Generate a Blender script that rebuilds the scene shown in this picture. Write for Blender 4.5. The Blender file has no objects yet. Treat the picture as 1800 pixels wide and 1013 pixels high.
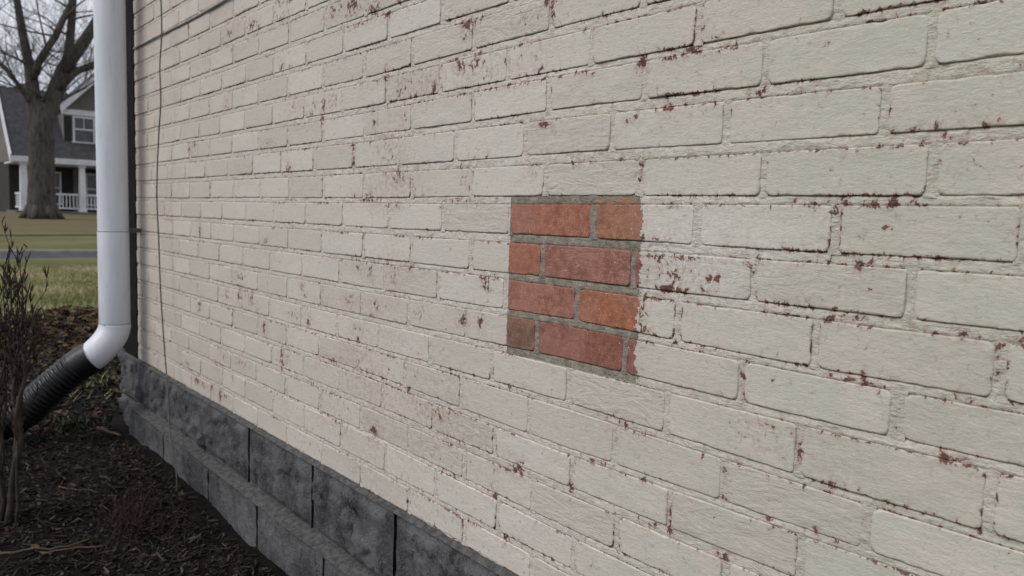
import bpy, bmesh, math, random
import numpy as np
from mathutils import Vector, Matrix

random.seed(7)
rng = np.random.default_rng(11)
scene = bpy.context.scene
COL = scene.collection
R = math.radians

# ------------------------------------------------------------------ camera
# world: the wall face is the plane y = 0 (house behind it, +y), x runs along
# the wall, z = 0 is the soil at the foot of the wall
cam_d = bpy.data.cameras.new("camera")
cam = bpy.data.objects.new("camera", cam_d)
COL.objects.link(cam)
scene.camera = cam
CAM = Vector((0.8784, -0.8834, 0.9437))
yaw, pitch, roll = 0.8707, -0.09014, 0.0297
dirv = Vector((-math.sin(yaw) * math.cos(pitch), math.cos(yaw) * math.cos(pitch), math.sin(pitch)))
rt = Vector((math.cos(yaw), math.sin(yaw), 0))
up = rt.cross(dirv)
rt2 = math.cos(roll) * rt + math.sin(roll) * up
up2 = -math.sin(roll) * rt + math.cos(roll) * up
cam.matrix_world = Matrix(((rt2.x, up2.x, -dirv.x, CAM.x), (rt2.y, up2.y, -dirv.y, CAM.y),
                           (rt2.z, up2.z, -dirv.z, CAM.z), (0, 0, 0, 1)))
cam_d.sensor_width = 36
cam_d.lens = 1360.9 / 1800 * 36
cam_d.clip_start = 0.05
cam_d.clip_end = 3000
cam_d.dof.use_dof = True
cam_d.dof.focus_distance = 1.25
cam_d.dof.aperture_fstop = 8.0

# ------------------------------------------------------------------ sky
SUN_EL, SUN_AZ = R(46), R(195)          # azimuth clockwise from +y
world = bpy.data.worlds.new("World")
scene.world = world
world.use_nodes = True
wt = world.node_tree
wt.nodes.clear()
out = wt.nodes.new("ShaderNodeOutputWorld")
bg = wt.nodes.new("ShaderNodeBackground")
sky = wt.nodes.new("ShaderNodeTexSky")
sky.sky_type = 'NISHITA'
sky.sun_disc = False
sky.sun_elevation = SUN_EL
sky.sun_rotation = SUN_AZ
sky.air_density = 1.0
sky.dust_density = 4.0
tc = wt.nodes.new("ShaderNodeTexCoord")
cl = wt.nodes.new("ShaderNodeTexNoise")
cl.inputs["Scale"].default_value = 5.0
cl.inputs["Detail"].default_value = 6.0
cl.inputs["Roughness"].default_value = 0.55
ramp = wt.nodes.new("ShaderNodeValToRGB")
ramp.color_ramp.elements[0].position = 0.33
ramp.color_ramp.elements[0].color = (6.0, 6.35, 7.3, 1)
ramp.color_ramp.elements[1].position = 0.66
ramp.color_ramp.elements[1].color = (8.8, 9.1, 9.9, 1)
mx = wt.nodes.new("ShaderNodeMix")
mx.data_type = 'RGBA'
mx.inputs["Factor"].default_value = 0.9
wt.links.new(tc.outputs["Generated"], cl.inputs["Vector"])
wt.links.new(cl.outputs["Fac"], ramp.inputs["Fac"])
wt.links.new(sky.outputs["Color"], mx.inputs[6])
wt.links.new(ramp.outputs["Color"], mx.inputs[7])
wt.links.new(mx.outputs[2], bg.inputs["Color"])
bg.inputs["Strength"].default_value = 0.09
wt.links.new(bg.outputs[0], out.inputs["Surface"])

# ------------------------------------------------------------------ sun behind cloud
sun_d = bpy.data.lights.new("sun", 'SUN')
sun_d.energy = 1.5
sun_d.angle = R(28)
sun_d.color = (1.0, 0.965, 0.92)
sun = bpy.data.objects.new("sun", sun_d)
COL.objects.link(sun)
sv = Vector((math.sin(SUN_AZ) * math.cos(SUN_EL), math.cos(SUN_AZ) * math.cos(SUN_EL), math.sin(SUN_EL)))
sun.rotation_euler = sv.to_track_quat('Z', 'Y').to_euler()
sun.location = (0, -5, 12)

vs = scene.view_settings
vs.view_transform = 'Standard'
vs.look = 'None'
vs.exposure = 0.13
vs.gamma = 1.0
vs.use_curve_mapping = False
scene.cycles.max_bounces = 6
scene.cycles.diffuse_bounces = 3
scene.cycles.glossy_bounces = 2
scene.render.resolution_x = 1024
scene.render.resolution_y = 576

# ------------------------------------------------------------------ helpers
def tag(o, label=None, cat=None, group=None, kind=None):
    if label: o["label"] = label
    if cat: o["category"] = cat
    if group: o["group"] = group
    if kind: o["kind"] = kind
    return o

def link(name, me, mat=None, parent=None, loc=None):
    o = bpy.data.objects.new(name, me)
    COL.objects.link(o)
    if mat is not None and me is not None:
        if len(me.materials) == 0: me.materials.append(mat)
    if parent is not None: o.parent = parent
    if loc is not None: o.location = loc
    return o

def empty(name, loc=(0, 0, 0)):
    o = bpy.data.objects.new(name, None)
    o.empty_display_size = 0.1
    COL.objects.link(o)
    o.location = loc
    return o

def mesh_np(name, V, F, smooth=True, attrs=None, cols=None):
    """V (n,3) array, F (m,4) or (m,3) int array"""
    V = np.asarray(V, dtype=np.float32); F = np.asarray(F, dtype=np.int32)
    me = bpy.data.meshes.new(name)
    k = F.shape[1]
    me.vertices.add(len(V)); me.vertices.foreach_set("co", V.ravel())
    me.loops.add(F.size); me.loops.foreach_set("vertex_index", F.ravel())
    me.polygons.add(len(F))
    me.polygons.foreach_set("loop_start", np.arange(0, F.size, k, dtype=np.int32))
    me.polygons.foreach_set("loop_total", np.full(len(F), k, dtype=np.int32))
    me.polygons.foreach_set("use_smooth", np.full(len(F), smooth, dtype=bool))
    for nm, a in (attrs or {}).items():
        at = me.attributes.new(nm, 'FLOAT', 'POINT')
        at.data.foreach_set("value", np.asarray(a, dtype=np.float32).ravel())
    for nm, a in (cols or {}).items():
        at = me.attributes.new(nm, 'FLOAT_COLOR', 'POINT')
        at.data.foreach_set("color", np.asarray(a, dtype=np.float32).ravel())
    me.update(calc_edges=True)
    return me

def grid_faces(nu, nv, base=0):
    i = np.arange(nu - 1)[:, None]; j = np.arange(nv - 1)[None, :]
    a = (i * nv + j).ravel() + base
    return np.stack([a, a + nv, a + nv + 1, a + 1], -1)

_rt = np.random.default_rng(5).random(65536).astype(np.float64)
def vnoise(x, y, z=0.0, seed=0):
    x, y, z = np.broadcast_arrays(np.asarray(x, float), np.asarray(y, float), np.asarray(z, float))
    xi, yi, zi = np.floor(x).astype(np.int64), np.floor(y).astype(np.int64), np.floor(z).astype(np.int64)
    fx, fy, fz = x - xi, y - yi, z - zi
    fx, fy, fz = [f * f * (3 - 2 * f) for f in (fx, fy, fz)]
    def h(a, b, c): return _rt[((a * 73856093) ^ (b * 19349663) ^ (c * 83492791) ^ (seed * 2654435)) & 65535]
    r = 0
    for dx in (0, 1):
        for dy in (0, 1):
            for dz in (0, 1):
                w = (fx if dx else 1 - fx) * (fy if dy else 1 - fy) * (fz if dz else 1 - fz)
                r = r + w * h(xi + dx, yi + dy, zi + dz)
    return r

def fbm(x, y, z=0.0, seed=0, octs=4):
    r = 0; a = 1.0; t = 0
    for o in range(octs):
        k = 2.03 ** o
        r = r + a * vnoise(np.asarray(x) * k, np.asarray(y) * k, np.asarray(z) * k, seed + o * 17); t += a; a *= .5
    return r / t

def sstep(a, b, x):
    t = np.clip((x - a) / (b - a), 0, 1); return t * t * (3 - 2 * t)

class MB:
    def __init__(s): s.v = []; s.f = []
    def box(s, x0, x1, y0, y1, z0, z1):
        b = len(s.v)
        s.v += [(x0, y0, z0), (x1, y0, z0), (x1, y1, z0), (x0, y1, z0), (x0, y0, z1), (x1, y0, z1), (x1, y1, z1), (x0, y1, z1)]
        s.f += [tuple(b + i for i in q) for q in ((0, 3, 2, 1), (4, 5, 6, 7), (0, 1, 5, 4), (1, 2, 6, 5), (2, 3, 7, 6), (3, 0, 4, 7))]
        return s
    def poly(s, pts, thick):
        """extrude polygon pts by vector thick"""
        b = len(s.v); n = len(pts); t = Vector(thick)
        s.v += [tuple(p) for p in pts] + [tuple(Vector(p) + t) for p in pts]
        s.f += [tuple(range(b + n - 1, b - 1, -1)), tuple(range(b + n, b + 2 * n))]
        s.f += [(b + i, b + (i + 1) % n, b + n + (i + 1) % n, b + n + i) for i in range(n)]
        return s
    def tube(s, pts, rad, n=8, cap=True):
        P = [Vector(p) for p in pts]; b = len(s.v); m = len(P)
        if not hasattr(rad, '__len__'): rad = [rad] * m
        prev = None
        for i, p in enumerate(P):
            t = (P[min(i + 1, m - 1)] - P[max(i - 1, 0)])
            t = t.normalized() if t.length > 1e-9 else Vector((0, 0, 1))
            if prev is None:
                a = Vector((1, 0, 0)) if abs(t.x) < .8 else Vector((0, 1, 0))
                u = t.cross(a).normalized()
            else:
                u = (prev - t * prev.dot(t)).normalized()
            prev = u; w = t.cross(u)
            for k in range(n):
                an = 2 * math.pi * k / n
                s.v.append(tuple(p + rad[i] * (math.cos(an) * u + math.sin(an) * w)))
        for i in range(m - 1):
            for k in range(n):
                a = b + i * n + k; c = b + i * n + (k + 1) % n
                s.f.append((a, c, c + n, a + n))
        if cap:
            s.f.append(tuple(b + k for k in range(n - 1, -1, -1))); s.f.append(tuple(b + (m - 1) * n + k for k in range(n)))
        return s
    def mesh(s, name, smooth=False):
        me = bpy.data.meshes.new(name)
        me.from_pydata(s.v, [], s.f); me.update()
        if smooth: me.polygons.foreach_set("use_smooth", [True] * len(me.polygons))
        return me
    def build(s, name, mat, parent=None, smooth=False, bevel=0):
        me = s.mesh(name, smooth)
        o = link(name, me, mat, parent)
        if bevel:
            m = o.modifiers.new("bevel", 'BEVEL'); m.width = bevel; m.segments = 2; m.limit_method = 'ANGLE'
        return o

# ------------------------------------------------------------------ materials
class NT:
    """tiny node-graph builder"""
    def __init__(s, name):
        s.m = bpy.data.materials.new(name); s.m.use_nodes = True
        s.t = s.m.node_tree; s.t.nodes.clear()
        s.out = s.t.nodes.new("ShaderNodeOutputMaterial")
        s.b = s.t.nodes.new("ShaderNodeBsdfPrincipled")
        s.t.links.new(s.b.outputs[0], s.out.inputs["Surface"])
        s._pos = None
    def new(s, k): return s.t.nodes.new(k)
    def put(s, sock, v):
        if hasattr(v, 'is_linked') or hasattr(v, 'links'): s.t.links.new(v, sock)
        else:
            if isinstance(v, (tuple, list)) and len(v) == 3 and sock.type == 'RGBA': v = (*v, 1)
            sock.default_value = v
    def pos(s, scale=None, obj=False):
        if obj:
            n = s.new("ShaderNodeTexCoord"); o = n.outputs["Object"]
        else:
            n = s.new("ShaderNodeNewGeometry"); o = n.outputs["Position"]
        if scale is not None:
            m = s.new("ShaderNodeVectorMath"); m.operation = 'MULTIPLY'
            s.t.links.new(o, m.inputs[0]); m.inputs[1].default_value = scale; o = m.outputs[0]
        return o
    def noise(s, vec, scale, detail=4, rough=.5, dist=0, out="Fac"):
        n = s.new("ShaderNodeTexNoise"); n.inputs["Scale"].default_value = scale
        n.inputs["Detail"].default_value = detail; n.inputs["Roughness"].default_value = rough
        n.inputs["Distortion"].default_value = dist
        if vec is not None: s.t.links.new(vec, n.inputs["Vector"])
        return n.outputs[out]
    def vor(s, vec, scale, out="Distance"):
        n = s.new("ShaderNodeTexVoronoi"); n.inputs["Scale"].default_value = scale
        s.t.links.new(vec, n.inputs["Vector"]); return n.outputs[out]
    def math(s, op, a, b=0.0, c=0.0, clamp=False):
        n = s.new("ShaderNodeMath"); n.operation = op; n.use_clamp = clamp
        for i, v in enumerate((a, b, c)):
            if i < len(n.inputs): s.put(n.inputs[i], v)
        return n.outputs[0]
    def rng(s, v, a, b, c=0., d=1., smooth=True):
        n = s.new("ShaderNodeMapRange"); n.interpolation_type = 'SMOOTHSTEP' if smooth else 'LINEAR'
        s.put(n.inputs[0], v)
        for i, x in enumerate((a, b, c, d)): s.put(n.inputs[i + 1], x)
        return n.outputs[0]
    def mix(s, f, a, b, mode='MIX'):
        n = s.new("ShaderNodeMix"); n.data_type = 'RGBA'; n.blend_type = mode
        s.put(n.inputs[0], f); s.put(n.inputs[6], a); s.put(n.inputs[7], b)
        return n.outputs[2]
    def attr(s, name, out="Fac"):
        n = s.new("ShaderNodeAttribute"); n.attribute_name = name; return n.outputs[out]
    def sep(s, v):
        n = s.new("ShaderNodeSeparateXYZ"); s.t.links.new(v, n.inputs[0]); return n.outputs
    def bump(s, h, dist=.001, strength=1.0, normal=None):
        n = s.new("ShaderNodeBump"); n.inputs["Distance"].default_value = dist; n.inputs["Strength"].default_value = strength
        s.put(n.inputs["Height"], h)
        if normal is not None: s.t.links.new(normal, n.inputs["Normal"])
        return n.outputs[0]
    def done(s, col, rough=.7, normal=None, spec=.3, metal=0):
        s.put(s.b.inputs["Base Color"], col); s.put(s.b.inputs["Roughness"], rough)
        s.put(s.b.inputs["Specular IOR Level"], spec); s.put(s.b.inputs["Metallic"], metal)
        if normal is not None: s.t.links.new(normal, s.b.inputs["Normal"])
        return s.m

def simple(name, col, rough=.7, var=.2, scale=8., bump=0., bscale=60., spec=.3, objc=False):
    n = NT(name); p = n.pos(obj=objc)
    a = n.noise(p, scale, 5, .6)
    c2 = tuple(max(0, x * (1 - var)) for x in col); c3 = tuple(min(1, x * (1 + var)) for x in col)
    c = n.mix(n.rng(a, .3, .7), c2, c3)
    nm = n.bump(n.noise(p, bscale, 5, .6), bump) if bump else None
    return n.done(c, rough, nm, spec)

# patch of bare brick: metres along the wall / above the soil
PX0, PX1, PZ0, PZ1 = -0.181, 0.122, 0.7015, 0.9815

def masonry(name, mortar):
    n = NT(name); p = n.pos()
    sx, sy, sz = n.sep(p)
    wear = n.attr("wear"); bare = n.attr("bare", "Color"); rnd = n.attr("rnd"); tone = n.attr("tone")
    # ---- paint flakes
    big = n.noise(n.pos((1.0, 1.0, .85)), 98, 4, .66, .6)
    fin = n.noise(p, 430, 2, .6)
    f0 = n.math('ADD', n.math('MULTIPLY', big, .86), n.math('MULTIPLY', fin, .14))
    f1 = n.math('MULTIPLY_ADD', f0, 1.75, -.375)
    f = n.math('MULTIPLY_ADD', wear, .56, f1)
    chip = n.rng(f, .816, .828)
    rim = n.rng(f, .765, .815)
    # ---- the square left unpainted
    jag = n.math('SUBTRACT', n.noise(p, 120, 3, .7), .5)
    jag2 = n.math('SUBTRACT', n.noise(p, 38, 1, .5), .5)
    sl = n.math('MULTIPLY_ADD', jag, .010, sx)
    sr = n.math('MULTIPLY_ADD', jag2, .022, n.math('MULTIPLY_ADD', jag, .026, sx))
    m = n.math('MULTIPLY', n.rng(sl, PX0 - .0006, PX0 + .0006), n.rng(sr, PX1 - .0006, PX1 + .0006, 1, 0))
    zz = n.math('MULTIPLY_ADD', jag, .004, sz)
    m = n.math('MULTIPLY', m, n.rng(zz, PZ0 - .0006, PZ0 + .0006))
    m = n.math('MULTIPLY', m, n.rng(zz, PZ1 - .0008, PZ1 + .0008, 1, 0))
    nopaint = n.math('MAXIMUM', chip, m)
    # ---- paint colour: pinkish beige leftward, greener rightward, brightness falloff painted into both ends
    hi = n.noise(p, 160, 3, .68)
    c = n.mix(n.rng(sx, -2.4, -.3), (.570, .520, .455), (.610, .573, .508))
    c = n.mix(n.rng(n.math('MULTIPLY_ADD', tone, .5, sx), .05, .75, 0, .85), c, (.512, .505, .408))
    c = n.mix(n.math('MULTIPLY', n.rng(tone, .48, .72), .45), c, (.655, .575, .51))
    c = n.mix(n.math('MULTIPLY', n.rng(rnd, .25, 1), .55), c, (.50, .455, .39))
    c = n.mix(n.math('MULTIPLY', n.rng(rnd, .0, .25, 1, 0), .22), c, (.66, .61, .55))
    c = n.mix(n.math('MULTIPLY', n.rng(hi, .54, .72), .34), c, (.45, .385, .325))
    c = n.mix(n.math('MULTIPLY', n.rng(hi, .30, .45, 1, 0), .30), c, (.72, .69, .635))
    c = n.mix(n.math('MULTIPLY', n.attr("fresh"), n.rng(hi, .35, .6, .75, .25)), c, (.74, .725, .69))
    # thin, dusty coat where the paint is about to go, pale lip round the flakes
    sc_ = n.math('MULTIPLY', n.attr("scuff"), n.rng(f1, .34, .66))
    c = n.mix(n.math('MULTIPLY', sc_, .62), c, (.40, .285, .245))
    thin = n.math('MULTIPLY', n.rng(f, .62, .80), .5)
    c = n.mix(thin, c, (.40, .30, .255))
    c = n.mix(n.math('MULTIPLY', rim, .30), c, (.70, .67, .615))
    if mortar:                      # the joints hold grime
        c = n.mix(n.math('MULTIPLY', n.rng(big, .46, .66), .38), c, (.43, .345, .275))
    # ---- what is under it
    b1 = n.noise(p, 60, 3, .7); b2 = fin
    red = n.mix(n.rng(b1, .38, .66), (.115, .060, .049), (.225, .108, .083))
    red = n.mix(n.rng(b2, .55, .78), red, (.075, .042, .036))
    if mortar:
        g = n.mix(n.rng(b1, .3, .7), (.19, .165, .132), (.345, .31, .26))
        g = n.mix(n.math('MULTIPLY', n.rng(b2, .5, .7), .6), g, (.115, .10, .088))
        ora = n.math('MULTIPLY', n.rng(b1, .42, .62), n.rng(sx, -.08, .07, 0, .9))
        g = n.mix(n.math('MULTIPLY', ora, n.rng(sz, .955, .965)), g, (.36, .19, .09))
        under = n.mix(m, red, g)
    else:
        bb = n.mix(n.rng(b1, .32, .68), n.mix(1.0, bare, (.62, .57, .56), 'MULTIPLY'), bare)
        bb = n.mix(n.math('MULTIPLY', n.rng(b2, .50, .68), .7), bb, n.mix(1.0, bare, (.42, .38, .38), 'MULTIPLY'))
        pink = n.math('MULTIPLY', n.rng(tone, .46, .62), .32)
        bb = n.mix(pink, bb, (.40, .215, .175))
        sc = n.math('MULTIPLY', n.rng(n.noise(n.pos((1, 1, .5)), 210, 3, .78, .8), .60, .70), .6)
        bb = n.mix(sc, bb, (.52, .38, .32))
        under = n.mix(m, red, bb)
    resid = n.math('MULTIPLY', n.rng(f1, .74, .80), .8)      # specks of paint left in the pores
    under = n.mix(n.math('MULTIPLY', resid, m), under, (.58, .52, .45))
    col = n.mix(nopaint, c, under)
    # ---- relief: fine grain, brushed ripples, and folds on some bricks only
    wr = n.noise(n.pos((.5, 1, 1.3)), 130, 4, .70, .3)
    gr = n.noise(p, 480, 2, .6)
    if mortar:
        h = n.math('MULTIPLY_ADD', gr, .55, n.math('MULTIPLY', wr, 2.4))
    else:
        fold = n.noise(n.pos((.5, 1, 1.6)), 34, 3, .65, 1.4)
        h = n.math('MULTIPLY_ADD', gr, .38, n.math('MULTIPLY', wr, 1.0))
        h = n.math('MULTIPLY_ADD', fold, n.math('MULTIPLY', n.rng(rnd, .62, .95, 0, 2.4), n.rng(sx, -1.0, -.1, .25, 1)), h)
    h = n.math('MULTIPLY_ADD', m, -1.1, h)                   # the coat has a thickness
    nm = n.bump(h, .0011 if not mortar else .0014, 1.0)
    rough = n.rng(nopaint, 0, 1, .60, .9)
    return n.done(col, rough, nm, .28)

M = {}
M['brick'] = masonry("painted_brick", False)
M['mortar'] = masonry("painted_mortar", True)

# ================================================================== the painted house
house = empty("brick_house", (-1.0, 0.0, 0.0))
HL = Vector((-1.0, 0.0, 0.0))
tag(house, "cream painted brick house wall with a square of bare red brick", "house")
ZO = 0.94
CRS = 0.0677
CORNER = -2.618
XEND = 2.60
# head joints of each course (metres along the wall), course 0 is the top one of the bare square
JOINTS = {
    -8: [-1.213, -1.009], -7: [-1.114, -.908, -.709], -6: [-1.213, -1.01, -.81, -.608, -.405],
    -5: [-1.12, -.915, -.711, -.511, -.302, -.091, .106], -4: [-1.019, -.815, -.61, -.408, -.199, .005, .207, .405],
    -3: [-1.119, -.913, -.708, -.509, -.299, -.091, .116, .314, .513],
    -2: [-1.162, -.961, -.756, -.558, -.353, -.147, .056, .26, .468],
    -1: [-1.11, -.91, -.707, -.505, -.299, -.092, .114, .32, .524],
    0: [-1.211, -1.008, -.805, -.596, -.39, -.182, .024, .221, .42, .615],
    1: [-1.114, -.914, -.706, -.502, -.295, -.093, .109, .315, .511],
    2: [-1.027, -.819, -.609, -.401, -.19, -.007, .196, .404, .604],
    3: [-1.119, -.916, -.711, -.509, -.304, -.101, .1, .305, .506],
    4: [-1.029, -.831, -.632, -.426, -.222, -.018, .185, .392, .605],
    5: [-1.123, -.925, -.727, -.518, -.314, -.113, .087, .286, .482],
    6: [-1.014, -.813, -.612, -.408, -.208, -.003, .199, .403],
    7: [-1.128, -.92, -.707, -.5, -.301, -.098, .099, .297],
    8: [-1.012, -.803, -.594, -.395, -.192, .008], 9: [-1.119, -.905, -.701, -.495, -.294, -.094]}
# unevenness of the bed lines: deviation (mm) of top / bottom at x = -.67, -.03, .45
DEV = {-6: (0, 0, 0, .9, .9, .9), -5: (1.5, 1.5, 1.5, -1.2, 5.1, 5.1), -4: (-.7, 3.7, 3.7, .1, 3.4, 4.2), -3: (.5, 7.3, 5.4, 3.5, 8, 3.8),
       -2: (2.6, 6.1, 1.2, 1.5, 3.4, 1.9), -1: (-.7, .8, 2.6, -.2, 2.4, .8), 0: (.7, 1.6, 2.4, .3, 2.8, 1.1),
       1: (-.9, 1, 1.2, -1.6, 1.6, .1), 2: (1.1, 2.4, .6, -1.2, 3.9, -4.1), 3: (.1, 5.3, -1.5, .1, 5.7, 0), 4: (2, 4, 1.9, -.3, 2.8, -8),
       5: (4.8, 2.9, -5.1, 4.3, -6.6, -3.2), 6: (5.4, -4, .6, 3.2, -2.2, -2), 7: (1.6, -5, -5, -.9, -7, -7), 8: (6.7, -5.7, -5.7, -2.8, -6, -6), 9: (.8, -4, -4, 0, 0, 0)}
KX = [-2.6, -.67, -.03, .45]
def bed(row, top, x):
    d = DEV.get(row, (0,) * 6); d = d[:3] if top else d[3:]
    x = np.asarray(x, float)
    w = (vnoise(x * 3.1, row * 7.7 + (3.3 if top else 0), 0, 3) - .5) * .0022
    base = ZO - row * CRS + (CRS / 2 - .0065) * (1 if top else -1)
    return base + np.interp(x, KX, [0, d[0], d[1], d[2]]) * .001 + w

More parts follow.
